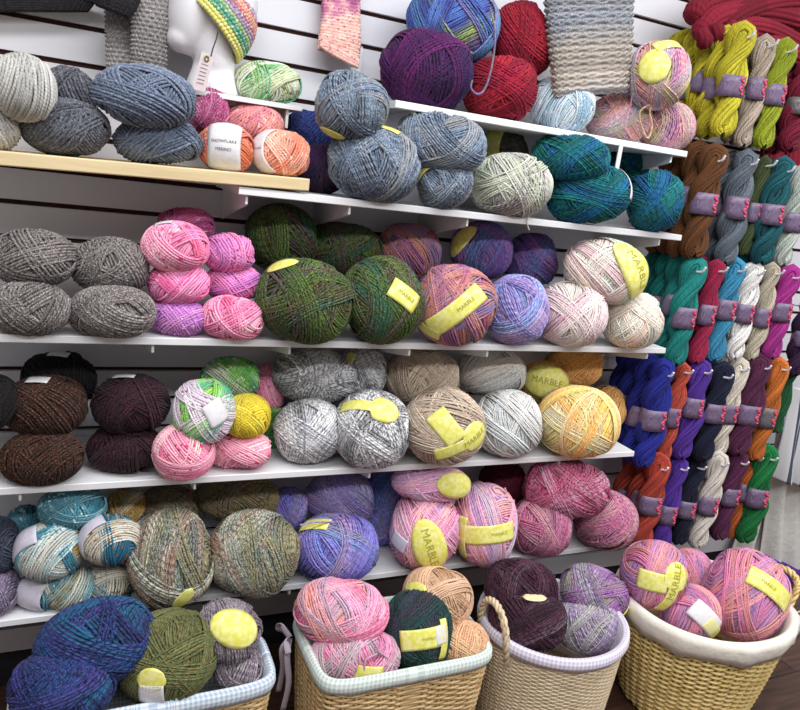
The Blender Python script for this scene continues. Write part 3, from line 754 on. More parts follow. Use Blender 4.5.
# the bare pine board, its right end lying on the white shelf
bz = lambda x: 1.3545 + (x + .131) * .0262
SHELF_Z['board'] = bz
m = MB(); x0, x1, yb, yf, th = -.75, .446, -.012, -.286, .0255
V = []
for x in (x0, x1):
    zt = bz(x); V += [(x, yb, zt), (x, yf + .002, zt), (x, yf, zt - .002), (x, yf, zt - th + .002), (x, yf + .002, zt - th), (x, yb, zt - th)]
m.add(V, [(i, 6 + i, 6 + (i + 1) % 6, (i + 1) % 6) for i in range(6)] + [(0, 1, 4, 5), (1, 2, 3, 4), (6, 11, 10, 7), (7, 10, 9, 8)])
tag(m.build('wooden_board', M_PINE, smooth=False), 'bare pale pine board laid as a shelf under the grey and blue-grey balls', 'shelf')
# the small ledge behind, under the head
e = empty('display_ledge', (.40, -.09, 1.535), 'small white display ledge under the foam head and the spring green ball', 'shelf')
zl = float(at_y(250, 98, -.17)[2])
SHELF_Z['ledge'] = zl
m = MB(); xa, xb = float(at_y(186, 92, -.17)[0]), float(at_y(303, 100, -.17)[0])
box(m, (xa, -.17, zl - .010), (xb, -.001, zl)); m.build('ledge_board', M_WHITE, e, smooth=False)
for x in (xa + .03, xb - .03):
    m = MB(); box(m, (x - .003, -.16, zl - .05), (x + .003, -.001, zl - .0105)); m.build('shelf_bracket', M_BRKT, e, smooth=False)

# ================================================================== YARN BALLS
B = make_ball
g = 'heather balls on the pine board'
B(24, 87, 62, 64, 0, ('board', -.17), 'lightgrey', 'light grey fluffy ball topmost at the left edge of the pine board', g, t=.006, tilt=.35, groups=3, seed=5)
BALLS[-1].c[2] = at_y(24, 88, -.17)[2]; BALLS[-1].rest = None
B(-9, 131, 56, 46, 0, ('board', -.215), 'lightgrey', 'light grey fluffy ball lowest at the left edge of the pine board', g, t=.006, groups=3)
B(70, 93, 56, 46, -14, -.10, 'charcoal', 'charcoal ball behind, between the light grey and the blue-grey balls on the board', g, t=.006, groups=3)
B(66, 134, 92, 54, -6, ('board', -.215), 'charcoal', 'wide charcoal ball lying at the front of the pine board', g, t=.006, groups=3)
B(145, 97, 106, 57, -4, -.19, 'bluegrey', 'large blue-grey heather ball on top of its twin on the pine board', g, t=.006, groups=4)
B(157, 148, 90, 47, -4, ('board', -.215), 'bluegrey', 'blue-grey heather ball under its larger twin on the pine board', g, t=.006, groups=3)
g = 'pink and coral balls at the right end of the pine board'
B(209, 112, 40, 44, -10, -.14, 'magenta', 'magenta streaked ball wedged beside the blue-grey balls on the pine board', g)
B(254, 124, 60, 36, -6, -.14, 'coralpink', 'pink and coral ball on top of the white banded orange ball', g)
B(226, 155, 54, 44, -6, ('board', -.215), 'orange', 'orange and rose ball with a white printed band on the pine board', g,
  bands=[('rect', .12, 0, 86, 60, 29, 'white', 'SNOWFLAKE|MERINO', [(.0, 0, -90, .36), (-.22, 0, -90, .22)])])
B(281, 160, 57, 43, -6, ('board', -.215), 'peach', 'peach ball at the right end of the pine board with its white band half hidden', g,
  bands=[('rect', -.74, .0, 84, 46, 17, 'white', 'SNOWFLAKE', (0, 0, -90, .3))])
B(268, 79, 68, 39, -6, ('ledge', -.11), 'springgreen', 'spring green ball with white and teal patches beside the foam head', None, tilt=.3)

g = 'balls on the shelf under the topmost one'
B(311, 136, 56, 50, 0, -.13, 'royal', 'royal blue ball with dark strands right of the pine board', g, t=.004)
B(322, 173, 50, 48, 0, ('s2', -.13), 'nightpurple', 'dark purple ball half hidden under the royal blue ball', g, t=.004)
gd = 'denim blue balls with yellow labels'
B(351, 107, 73, 66, -10, -.15, 'denim', 'denim blue ball with tan stripes, topmost of the denim balls, left of the topmost shelf', gd, tilt=.6, bands=[('oval', -.55, -.92, 20, 26, 16, 'yellow')])
B(372, 176, 93, 72, -12, ('s2', -.258), 'denim', 'largest denim blue ball lying at the front of the second shelf', gd, groups=8, bands=[('rect', .35, .80, -28, 24, 14, 'yellow')])
B(440, 143, 92, 58, -10, -.17, 'denim', 'wide denim blue ball hanging over its small twin, under the topmost shelf', gd, groups=7, tilt=.2)
B(443, 186, 56, 54, 25, ('s2', -.258), 'denim', 'small denim blue ball with a yellow paper corner, under the wide one', gd, bands=[('rect', -.62, .42, 14, 30, 17, 'yellow')])
B(503, 158, 52, 54, 0, -.10, 'greentweed', 'dark green tweed ball with a yellow label at the back of the second shelf', g, bands=[('rect', -.55, .1, 84, 44, 16, 'yellow')])
B(510, 195, 83, 60, -4, ('s2', -.258), 'sagegrey', 'sage and grey striped ball with a loose end left of the teal balls', g, tilt=.15, groups=6,
  tails=[([(522, 178), (528, 196), (530, 212), (527, 222), (529, 230)], -.285, .0022)])
gt = 'teal balls at the right end of the second shelf'
B(570, 157, 78, 44, -6, -.16, 'teal', 'teal ball lying on top of the large teal ball', gt)
B(587, 201, 84, 57, 4, ('s2', -.258), 'teal', 'large teal ball at the front of the shelf with a white label edge', gt, bands=[('rect', .93, .25, 80, 30, 14, 'white')], groups=7)
B(627, 167, 42, 38, 0, -.11, 'teal', 'smallest teal ball peeking between two others', gt)
B(655, 199, 57, 60, 0, ('s2', -.258), 'teal', 'round teal ball at the right end of its shelf', gt, tilt=.3, groups=7)

g = 'balls on the topmost shelf'
B(427, 73, 93, 76, -12, ('s1', -.19), 'purple', 'large dark purple and navy ball at the left end of the topmost shelf', g, t=.0058, groups=8, tilt=.2)
B(452, 26, 92, 80, 0, -.13, 'bluelime', 'blue, violet and lime ball on top of the dark purple ball with a hanging strand', g, tilt=1.0, groups=7,
  tails=[([(490, 8), (495, 30), (494, 52), (490, 74), (484, 90), (477, 94), (471, 88), (472, 80)], -.255, .0026)])
B(521, 42, 62, 76, 12, -.14, 'red', 'crimson red ball on top of the other red ball', g, t=.0058, groups=7)
B(500, 91, 72, 64, 0, ('s1', -.19), 'red', 'crimson red ball sitting on the topmost shelf right of the purple ball', g, t=.0058, groups=6)
B(561, 107, 64, 54, -10, ('s1', -.19), 'paleblue', 'pale blue and white ball under the hanging crocheted cowl', g, groups=4)
B(620, 116, 66, 48, 0, ('s1', -.17), 'candy', 'candy striped ball with lilac and lime sections left of its twin, under the cowl', g, groups=7,
  tails=[([(632, 96), (630, 108), (627, 118), (625, 128)], -.262, .0016, 'magenta')])
B(657, 76, 64, 66, 0, -.16, 'candy', 'candy striped ball with a round yellow label stacked behind the cowl', g, t=.0046, groups=8,
  bands=[('oval', -.42, -.05, 0, 28, 30, 'yellow'), ('rect', .0, .62, 18, 24, 12, 'yellow')])
B(666, 127, 56, 48, -14, ('s1', -.20), 'candy', 'candy striped ball at the right end of the topmost shelf with tan loops', g, groups=7,
  tails=[([(668, 112), (655, 100), (650, 112), (652, 126), (648, 138), (642, 128), (640, 112), (652, 104), (664, 104)], -.275, .0026, 'tan')])

g = 'grey tweed balls at the left of the third shelf'
B(34, 258, 86, 54, 2, -.19, 'greytweed', 'grey tweed ball, upper left of the four at the left edge', g, t=.0056, groups=4)
B(111, 266, 81, 53, 0, -.19, 'greytweed', 'grey tweed ball, upper right of the four, beside the pink balls', g, t=.0056, groups=5)
B(29, 308, 88, 51, -2, ('s3', None), 'greytweed', 'grey tweed ball, lower left of the four at the left edge', g, t=.0056, groups=3)
B(112, 314, 88, 49, 0, ('s3', None), 'greytweed', 'grey tweed ball with crossed strands, lower right of the four', g, t=.0056, groups=6)
g = 'pink balls on the third shelf'
B(186, 226, 56, 34, 0, -.11, 'mulberry', 'mulberry ball topmost behind the pile of pink balls', g)
B(176, 247, 66, 47, 0, -.18, 'pink', 'pink ball with magenta dashes, top left of the pink pile', g, bands=[('rect', -.25, .85, 10, 16, 8, 'white')])
B(178, 284, 63, 39, 2, -.19, 'hotpink', 'rose pink ball in the middle of the left pink column', g, groups=4)
B(178, 317, 56, 35, -4, ('s3', None), 'orchid', 'purple ball at the bottom of the left pink column', g)
B(229, 253, 52, 36, 0, -.17, 'pinkorchid', 'pink and lilac ball, topmost of the right pink column', g)
B(234, 283, 56, 34, 0, -.18, 'pinkorchid', 'lilac pink ball, middle of the right pink column', g, seed=77)
B(232, 318, 64, 41, -6, ('s3', None), 'pink', 'pale pink ball with red dashes, bottom of the right pink column', g, groups=4)
g = 'dark green balls on the third shelf'
B(281, 238, 72, 64, 0, -.10, 'forest', 'forest green and brown ball at the back, nearest the pink balls', g, groups=7, t=.0052)
B(343, 250, 78, 52, -6, -.09, 'forest', 'dark forest green ball at the back between the front two green balls', g, groups=6, t=.0052)
B(305, 304, 95, 80, -16, ('s3', None), 'forest', 'large forest green ball with a yellow label on its top left', g, groups=9, t=.0052, bands=[('oval', -.36, .72, 12, 30, 14, 'yellow')])
B(382, 300, 80, 84, 30, ('s3', None), 'forest', 'large forest green ball with a folded yellow label at its right side', g, groups=9, t=.0052,
  bands=[('rect', .52, .05, -28, 30, 18, 'yellow', 'MARBLE', (.1, 0, 0, .55))])
g = 'sunset and lilac balls on the third shelf'
B(410, 252, 64, 54, -10, -.10, 'sunset', 'orange and violet ball at the back, between the green and the lilac balls', g, tilt=.5)
B(454, 305, 82, 78, -14, ('s3', None), 'sunset', 'large orange and purple ball with a slanting yellow band', g, groups=8,
  bands=[('rect', -.02, -.22, 40, 62, 18, 'yellow', 'MARBLE', (.35, 0, 0, .3)), ('rect', -.62, -.62, -14, 24, 12, 'yellow')])
B(481, 251, 60, 56, 0, -.12, 'irisblue', 'violet and blue ball behind with an oval yellow label at its left', g, bands=[('oval', -.72, .25, 28, 36, 18, 'yellow')])
B(516, 310, 62, 68, 0, ('s3', None), 'lilacblue', 'lilac and blue ball in front, right of the orange and purple one', g, groups=8)
B(531, 261, 52, 54, 0, -.10, 'irisblue', 'violet blue ball at the back, left of the pastel balls', g, seed=21)
g = 'pastel balls at the right end of the third shelf'
B(604, 271, 84, 62, -14, -.15, 'pastel', 'pastel striped ball on top with a large oval yellow label', g, groups=6, bands=[('oval', .64, -.02, -62, 62, 36, 'yellow', 'MARBLE', (.0, 0, 0, .6))])
B(571, 314, 74, 63, -8, ('s3', None), 'blushstripe', 'blush and mint striped ball, lower left of the pastel three', g, tilt=.25, groups=4)
B(631, 323, 60, 55, 0, ('s3', None), 'creampeach', 'cream ball with peach crossing strands at the right end of the shelf', g, groups=7)

g = 'dark balls at the left of the fourth shelf'
B(-14, 402, 62, 58, 0, -.15, 'black', 'black ball cut off at the left edge, beside the bronze balls', g, t=.0056, groups=3)
B(60, 379, 78, 52, 0, -.10, 'black', 'black ball at the back, topmost above the bronze ball', g, t=.0056, groups=3, bands=[('rect', .15, .86, 0, 18, 8, 'white')])
B(46, 406, 86, 58, 0, -.19, 'bronze', 'bronze flecked ball with a white paper slip on top', g, t=.0056, groups=4, bands=[('rect', .02, .84, -2, 20, 9, 'white')])
B(42, 457, 86, 51, 2, ('s4', None), 'bronze', 'bronze flecked ball sitting on the shelf under its twin', g, t=.0056, groups=3)
B(131, 404, 78, 57, 0, -.19, 'plum', 'dark plum ball on top of the other plum ball', g, t=.0056, groups=3, bands=[('rect', -.05, .90, 0, 20, 6, 'white')])
B(125, 449, 82, 45, 0, ('s4', None), 'plum', 'dark plum ball sitting on the shelf left of the bright balls', g, t=.0056, groups=3)
g = 'bright balls on the fourth shelf'
B(231, 378, 58, 40, 0, -.13, 'meadow', 'green and teal ball, topmost of the bright pile', g)
B(268, 388, 36, 44, 0, -.09, 'pink', 'pink ball half hidden behind the green and yellow balls', g)
B(272, 428, 34, 42, 0, -.10, 'meadow', 'green ball peeking out right of the yellow ball', g)
B(247, 416, 44, 42, 0, -.17, 'yellow', 'bright yellow ball beside the white dashed one', g)
B(204, 411, 60, 62, 0, -.20, 'garden', 'white ball with green and purple dashes and a white label', g, tilt=.9, bands=[('rect', .60, .0, -55, 22, 19, 'white')])
B(184, 451, 58, 56, 20, ('s4', None), 'rosewhite', 'pink and cream ball at the lower left of the bright pile', g, bands=[('rect', -.85, -.35, 80, 18, 7, 'white')])
B(240, 450, 62, 37, 0, ('s4', None), 'rosewhite', 'pink ball lying at the lower right of the bright pile', g)
g = 'black and white marled balls on the fourth shelf'
B(315, 376, 82, 52, -6, -.13, 'zebra', 'black and white marled ball, top left of its four', g, t=.0056, groups=6)
B(362, 373, 48, 50, 0, -.11, 'zebra', 'black and white marled ball at the top right with a yellow strip', g, bands=[('rect', -.55, .0, 82, 40, 9, 'yellow')])
B(309, 430, 67, 61, 10, ('s4', None), 'silver', 'silver and white marled ball, lower left of its four', g, t=.0056, groups=6)
B(372, 429, 74, 76, 0, ('s4', None), 'zebra', 'black and white marled ball with a yellow label draped over its top', g, t=.0056, groups=9, bands=[('flag', -.05, .62, -14, 56, 24, 'yellow')],
  tails=[([(340, 418), (356, 408), (380, 412), (398, 430), (402, 448), (392, 462)], -.272, .002)])
g = 'beige and pale grey balls on the fourth shelf'
B(422, 378, 76, 56, -4, -.14, 'beige', 'beige ball on top of the labelled beige ball', g, groups=7)
B(443, 430, 80, 76, 20, ('s4', None), 'beige', 'beige ball with an oval yellow label, sitting on the fourth shelf', g, groups=8, bands=[('flag', .42, -.35, 22, 56, 27, 'yellow', 'MARBLE', (.42, 0, 0, .42)), ('rect', -.0, .08, -52, 34, 20, 'yellow')])
B(491, 372, 68, 46, -6, -.13, 'stone', 'stone grey ball lying on the pale grey ball', g, groups=6)
B(508, 423, 67, 66, 0, ('s4', None), 'palegrey', 'pale grey ball sitting beside the golden ball', g, groups=5)
g = 'golden balls at the right end of the fourth shelf'
B(574, 366, 58, 40, 0, -.12, 'amber', 'amber ball at the back above the golden ball', g)
B(545, 383, 48, 42, -10, -.13, 'amber', 'amber ball behind covered by a large oval yellow label', g, bands=[('oval', -.1, .1, -14, 46, 34, 'yellow', 'MARBLE', (0, 0, 0, .6))])
B(603, 411, 44, 50, -30, -.13, 'amber', 'amber ball half hidden at the right behind the golden ball', g, seed=9)
B(577, 424, 82, 70, -8, ('s4', None), 'gold', 'large golden and cream striped ball in front', g, groups=8)

g = 'balls at the left of the lowest shelf'
B(-2, 545, 40, 56, 0, -.15, 'slate', 'dark slate ball cut off at the left edge', g)
B(-6, 590, 48, 48, 0, ('s5', None), 'heathermauve', 'mauve heather ball at the left edge of the lowest shelf', g)
B(26, 527, 38, 42, 0, -.12, 'tealdeep', 'muted teal ball half hidden at the back left of the teal pile', g)
B(126, 508, 38, 38, 0, -.11, 'goldteal', 'gold and teal ball half hidden at the back right of the teal pile', g)
B(72, 508, 70, 40, 2, -.15, 'tealdeep', 'teal ball lying on top of the teal pile', g)
B(51, 550, 68, 60, -10, -.20, 'tealwhite', 'white, teal and gold ball with a pale lilac band, in the middle of the pile', g, tilt=.9, groups=3, bands=[('rect', -.62, .42, 28, 36, 20, 'lilac')])
B(111, 539, 58, 50, -10, -.17, 'ecruteal', 'cream ball with dark teal patches and a pale lilac band', g, tilt=.9, groups=3, bands=[('rect', -.72, .30, 62, 44, 16, 'lilac')])
B(69, 588, 58, 40, 0, ('s5', None), 'goldteal', 'gold ball with a broad white band at the front of the lowest shelf', g, groups=3)
B(40, 592, 50, 32, -12, ('s5', None), 'tealdeep', 'small teal ball wrapped in a white paper band at the front of the lowest shelf', g, groups=3, bands=[('rect', -.25, -.1, 78, 34, 26, 'lilac')])
B(107, 583, 54, 38, 0, ('s5', None), 'ecruteal', 'cream and teal ball at the lower right of the teal pile', g, groups=4)
g = 'olive marled balls on the lowest shelf'
B(168, 508, 60, 44, 0, -.11, 'earthdark', 'olive brown marled ball behind the left large one', g)
B(238, 499, 86, 44, 0, -.11, 'earthdark', 'olive brown marled ball behind the right large one', g, seed=31)
B(171, 557, 84, 98, 12, ('s5', None), 'earth', 'large olive and cream marled ball, left of the pair', g, t=.0056, groups=9, bands=[('oval', .45, -.62, 55, 26, 14, 'yellow')])
B(255, 554, 90, 84, -8, ('s5', None), 'earth', 'large olive and cream marled ball, right of the pair', g, t=.0056, groups=8)
g = 'blue and lavender balls on the lowest shelf'
B(288, 509, 42, 42, 0, -.12, 'hyacinth', 'hyacinth blue ball half hidden right of the olive balls', g)
B(340, 498, 68, 55, 0, -.14, 'lavender', 'lavender grey ball resting on the large blue one', g, groups=7)
B(386, 494, 42, 50, 0, -.10, 'hyacinth', 'hyacinth blue ball at the back beside the pink balls', g, seed=14)
B(378, 532, 40, 38, 0, ('s5', -.12), 'hyacinth', 'hyacinth blue ball low at the back beside the pink balls', g, seed=15)
B(336, 548, 85, 67, 0, ('s5', None), 'hyacinth', 'large hyacinth blue and lilac ball at the front with a yellow paper corner', g, groups=7, bands=[('rect', -.45, .78, -26, 30, 13, 'yellow')],
  tails=[([(300, 525), (318, 522), (340, 524), (352, 538), (346, 552)], -.29, .0022)])
g = 'pink and lilac balls on the lowest shelf'
B(431, 483, 76, 35, -4, -.17, 'lilacpink', 'pink and lilac ball lying on top of the two labelled ones', g, tilt=.2, bands=[('oval', .72, .05, -18, 38, 26, 'yellow')])
B(424, 530, 70, 76, -8, ('s5', None), 'lilacpink', 'pink and lilac ball with an oval yellow label on its front', g, groups=6, bands=[('oval', .12, -.22, -72, 54, 31, 'yellow', 'MARBLE', (.0, 0, 0, .66)), ('rect', -.68, -.1, -20, 18, 14, 'lilac')])
B(485, 523, 63, 84, 0, ('s5', None), 'lilacpink', 'pink and lilac ball with a yellow band across it', g, groups=7, tilt=1.1, bands=[('rect', -.1, -.08, 4, 56, 17, 'yellow', 'MARBLE', (.45, 0, 0, .26)), ('taper', -.78, -.2, 84, 40, 16, 'yellow')],
  tails=[([(514, 500), (515, 530), (509, 556), (502, 566), (495, 560), (497, 545)], -.29, .0022), ([(505, 488), (512, 510), (512, 540), (505, 557)], -.29, .0022)])
g = 'raspberry balls at the right end of the lowest shelf'
B(503, 484, 46, 46, 0, -.10, 'wine', 'dark wine red ball in the shade behind the raspberry balls', g)
B(541, 526, 62, 58, 0, ('s5', None), 'rosemauve', 'rose mauve ball, lower left of the raspberry three', g, groups=6)
B(566, 488, 88, 58, -4, -.15, 'raspberry', 'large raspberry ball on top of the other two', g, groups=8)
B(603, 527, 64, 57, -14, ('s5', None), 'rosemauve', 'rose mauve ball at the right end of the lowest shelf', g, groups=6, seed=66)

# ------------------------------------------------------------------ balls in the baskets
g = 'balls in the baskets'
B(96, 643, 126, 82, 14, -.435, 'peacock', 'large peacock blue and violet ball topmost in the blue gingham basket', g, t=.006, groups=10)
B(62, 688, 108, 70, -6, -.50, 'peacock', 'large peacock blue ball lying under its twin at the basket front', g, t=.006, groups=8)
B(168, 656, 98, 90, 10, -.455, 'olive', 'olive green ball with a small yellow and white label', g, groups=8, bands=[('oval', -.02, -.08, -10, 26, 22, 'yellow'), ('rect', -.04, -.42, -4, 22, 20, 'white')])
B(227, 631, 68, 62, -16, -.43, 'mauvegrey', 'mauve and grey ball with a large yellow label', g, groups=6, bands=[('oval', .42, .42, -20, 46, 34, 'yellow')])
B(238, 669, 46, 42, 0, -.46, 'mauvegrey', 'small mauve and grey ball low in the corner of the blue gingham basket', g)
B(341, 611, 93, 64, -6, -.42, 'pinkstripe', 'pink striped ball topmost in the green gingham basket', g, groups=8)
B(356, 656, 90, 54, -4, -.48, 'pinkgrey', 'pink and grey ball with a yellow label at the front of the basket', g, groups=8, bands=[('rect', .30, -.22, -14, 24, 14, 'yellow'), ('rect', -.2, -.75, 30, 30, 12, 'lilac')],
  tails=[([(372, 640), (378, 652), (366, 660), (364, 674), (360, 684)], -.545, .0026), ([(374, 648), (390, 660), (398, 672)], -.545, .0026)])
B(417, 630, 68, 80, 0, -.45, 'pine', 'dark pine green ball with a yellow and white band', g, groups=8, bands=[('rect', .12, .12, 6, 40, 18, 'yellow', 'MARBLE', (.3, 0, 0, .3)), ('rect', .70, .02, 84, 36, 8, 'yellow'), ('rect', .62, .16, 8, 12, 16, 'white')])
B(437, 597, 70, 58, -10, -.39, 'tan', 'tan ball behind the pine green one', g, groups=7, bands=[('oval', -.62, .45, -8, 24, 12, 'yellow')])
B(463, 644, 50, 44, 0, -.50, 'apricot', 'small apricot ball in the right corner of the green gingham basket', g)
B(521, 588, 76, 56, -6, -.43, 'aubergine', 'dark aubergine ball at the back of the pale round basket', g, groups=7)
B(527, 620, 78, 62, 0, -.49, 'aubergine', 'dark aubergine ball with a loose strand at the front of the pale round basket', g, groups=9, bands=[('oval', .12, .88, 0, 22, 10, 'cream')])
B(594, 592, 72, 50, -20, -.43, 'violetsage', 'violet and sage ball with a yellow band in the pale round basket', g, groups=7, bands=[('rect', .62, -.72, 8, 26, 18, 'yellow')])
B(588, 625, 66, 56, 0, -.47, 'greyviolet', 'grey and violet ball at the front rim of the pale round basket', g, groups=8, bands=[('oval', -.62, -.72, 8, 20, 11, 'cream')])
B(654, 574, 66, 66, -10, -.47, 'bouquet', 'rose and violet ball with a long yellow label in the willow basket', g, groups=7,
  bands=[('flag', .22, -.20, 72, 52, 24, 'yellow', 'MARBLE', (.3, 0, 0, .62)), ('rect', -.38, .06, -10, 26, 17, 'yellow')])
B(690, 578, 46, 58, 0, -.40, 'bouquet', 'rose and apricot ball in the middle of the willow basket', g, seed=3)
B(690, 612, 60, 54, 0, -.55, 'bouquet', 'rose ball low in the willow basket with a white and yellow band', g, groups=5, bands=[('rect', .2, .1, -48, 34, 18, 'white'), ('rect', .45, -.35, -50, 26, 12, 'yellow')])
B(744, 594, 86, 88, -24, -.56, 'bouquet', 'largest rose and violet ball with a curved yellow band in the willow basket', g, groups=10, bands=[('rect', .22, .38, -38, 46, 17, 'yellow', 'MARBLE', (-.2, 0, 0, .3))])

settle()
for b in BALLS: finish_ball(b)

# ================================================================== SKEINS ON PEGS
def peg(x, z, label, length=.29, tip_up=.018):
    m = MB(); P = spline([(x, -.001, z - .004), (x, -length * .6, z - .002), (x, -length + .01, z + .002), (x, -length - .008, z + tip_up)], 14)
    tubes(m, P, .0036, 6, None, caps=True)
    m.add(*_plate(x, z))
    return tag(m.build('display_peg', M_PEG), label, 'peg', 'pegs holding the skeins')
def _plate(x, z):
    lo = (x - .012, -.004, z - .02); hi = (x + .012, -.0005, z + .012)
    v = [(a, b, c) for a in (lo[0], hi[0]) for b in (lo[1], hi[1]) for c in (lo[2], hi[2])]
    return np.array(v), np.array([(0, 1, 3, 2), (4, 6, 7, 5), (0, 4, 5, 1), (2, 3, 7, 6), (0, 2, 6, 4), (1, 5, 7, 3)])
ORD = ['', 'second', 'third', 'fourth', 'fifth', 'sixth', 'seventh', 'eighth']
sk_seed = [500]
def row(top_word, entries):
    """entries: (u, v of the top of the front skein, v of its bottom, width px, colour name, rgb, how many on the peg, y of the front one, band?)"""
    for (u, v, vb, wpx, cname, rgb, n, y0, band) in entries:
        p = at_y(u, v, y0); q = at_y(u, vb, y0)
        L = p[2] - q[2]; w = 1.08 * wpx * ((p - CAM) @ FWD) / F
        peg(p[0], p[2] - w * .30, 'white peg through the %s skein%s in the %s' % (cname, 's' if n > 1 else '', top_word), length=-y0 + .035)
        for k in range(n):
            sk_seed[0] += 1
            y = y0 + k * .05
            rr = random.Random(sk_seed[0])
            top = np.array([p[0] + rr.uniform(-.006, .006) * (k > 0), y, p[2] + rr.uniform(-.006, .006) * (k > 0)])
            if n == 1: lb = '%s twisted skein hanging in the %s' % (cname, top_word)
            elif k == 0: lb = '%s twisted skein at the front of its peg in the %s' % (cname, top_word)
            else: lb = '%s twisted skein, %s from the front of its peg in the %s' % (cname, ORD[k], top_word)
            make_skein(top, L * rr.uniform(.97, 1.02), w, (cname.replace(' ', '_'), rgb), sk_seed[0], lb, '%s skeins in the %s' % (cname, top_word) if n > 1 else 'skeins in the %s' % top_word,
                       bool(band), 'greyband' if band == 'grey' else 'mauve', .52 + rr.uniform(-.06, .07), rr.uniform(-.12, .12) - .35, mark=(k < 1))
row('topmost row', [
    (743, 29, 137, 31, 'mustard yellow', (186, 176, 28), 7, -.25, 1),
    (766, 40, 148, 24, 'beige', (168, 152, 136), 2, -.22, 1),
    (785, 44, 147, 27, 'lime green', (138, 150, 22), 2, -.24, 1),
    (808, 66, 150, 30, 'crimson', (116, 12, 42), 2, -.22, 'grey')])
row('second row', [
    (714, 151, 256, 33, 'brown', (98, 58, 26), 4, -.25, 1),
    (747, 156, 262, 28, 'slate grey', (92, 102, 112), 3, -.23, 1),
    (765, 160, 256, 19, 'olive green', (62, 74, 40), 2, -.20, 1),
    (783, 163, 263, 28, 'dark teal', (16, 80, 88), 2, -.23, 1),
    (804, 170, 264, 26, 'pale green', (176, 186, 176), 2, -.20, 1)])
row('third row', [
    (695, 262, 360, 29, 'emerald teal', (14, 118, 112), 4, -.25, 1),
    (717, 264, 358, 22, 'raspberry red', (156, 20, 66), 3, -.23, 1),
    (735, 263, 358, 25, 'turquoise', (48, 134, 172), 3, -.23, 1),
    (754, 266, 357, 24, 'white', (228, 226, 222), 2, -.22, 1),
    (773, 267, 355, 21, 'cream beige', (188, 178, 156), 2, -.21, 1),
    (791, 270, 357, 24, 'magenta', (160, 36, 130), 3, -.23, 1),
    (812, 300, 372, 24, 'dark purple', (52, 26, 60), 1, -.20, 1)])
row('fourth row', [
    (664, 365, 459, 30, 'royal blue', (24, 34, 136), 4, -.25, 1),
    (683, 366, 457, 19, 'rust red', (176, 66, 46), 2, -.22, 1),
    (702, 364, 452, 25, 'violet', (78, 40, 146), 3, -.23, 1),
    (723, 368, 456, 27, 'navy', (22, 26, 50), 3, -.24, 1),
    (739, 362, 450, 24, 'ivory', (222, 212, 196), 2, -.20, 1),
    (761, 359, 448, 27, 'burgundy', (84, 34, 66), 3, -.22, 1),
    (780, 362, 454, 22, 'orange', (192, 102, 26), 2, -.22, 'grey'),
    (793, 362, 430, 16, 'dark green', (22, 84, 46), 1, -.17, 0)])
row('lowest row', [
    (659, 459, 543, 28, 'brick red', (170, 58, 40), 3, -.23, 1),
    (679, 461, 545, 22, 'purple', (74, 36, 142), 2, -.22, 1),
    (697, 460, 540, 22, 'midnight navy', (20, 24, 44), 2, -.21, 1),
    (719, 456, 542, 24, 'off white', (224, 216, 206), 2, -.22, 1),
    (739, 455, 535, 23, 'wine', (86, 34, 70), 2, -.21, 1),
    (753, 453, 533, 16, 'pumpkin orange', (186, 92, 24), 1, -.19, 1),
    (768, 450, 536, 26, 'bottle green', (16, 112, 54), 1, -.22, 1)])

# ================================================================== KNITTED PIECES
side_x = np.array([1.0, 0, 0])
def knitted(name, kind, label, cat, build, parent=None, lab=None):
    m = MB(); build(m); o = m.build(name, yarn_mat(kind), parent, label=lab)
    if parent is None: tag(o, label, cat)
    return o
def flat(m, pts, w, tk, n, rows, cols, pat, amp, ncyc=4.0, side=side_x, y=None, turn0=0.0):
    C = px_path(pts, n, y); d = (C[0] - CAM) @ FWD / F
    ws = np.interp(np.linspace(0, 1, n), np.linspace(0, 1, len(w)), w) * d
    ts = np.interp(np.linspace(0, 1, n), np.linspace(0, 1, len(tk)), tk)
    e = np.linspace(0, 1, n); k = np.clip(1 - (2 * np.abs(e - .5)) ** 40, .3, 1)
    knit_tube(m, C, ws, ts * k, side, rows, cols, pat, amp, turn0, ncyc)
# grey scarf in two hanging tails
def f(m):
    flat(m, [(126, -26, -.055), (127, 10, -.055), (128, 45, -.055), (129, 78, -.055)], [44, 42, 42, 42], [.03], 90, 22, 22, 'purl', .006)
    flat(m, [(150, -26, -.095), (151, 10, -.095), (150, 40, -.095), (148, 72, -.095)], [40, 38, 36, 34], [.03], 90, 22, 20, 'purl', .006, turn0=5)
knitted('knitted_scarf', 'k_grey', 'chunky grey knitted scarf hanging left of the foam head', 'scarf', f)
def f(m):
    flat(m, [(20, -20, -.035), (20, -8, -.035), (22, 2, -.035), (24, 12, -.035)], [150, 146, 138, 120], [.03, .03, .03, .022], 50, 14, 50, 'rib', .004)
knitted('knitted_shawl', 'k_black', 'black knitted piece hanging into the top left corner', 'shawl', f)
def f(m):
    flat(m, [(112, -22, -.12), (114, -10, -.12), (114, 2, -.12), (112, 12, -.12)], [58, 52, 44, 30], [.03, .03, .03, .02], 40, 10, 24, 'rib', .004)
knitted('knitted_hat', 'k_black', 'black knitted edge hanging over the top of the grey scarf', 'hat', f)
# crocheted cowl in front of the top shelf
def f(m):
    flat(m, [(590, -40, -.22), (590, 0, -.222), (591, 40, -.228), (592, 95, -.236)], [112, 108, 104, 92], [.035, .04, .05, .045], 170, 20, 17, 'crochet', .011, ncyc=16.0)
knitted('crocheted_cowl', 'k_cowl', 'crocheted cowl in beige and grey-blue hanging over the topmost shelf', 'cowl', f)
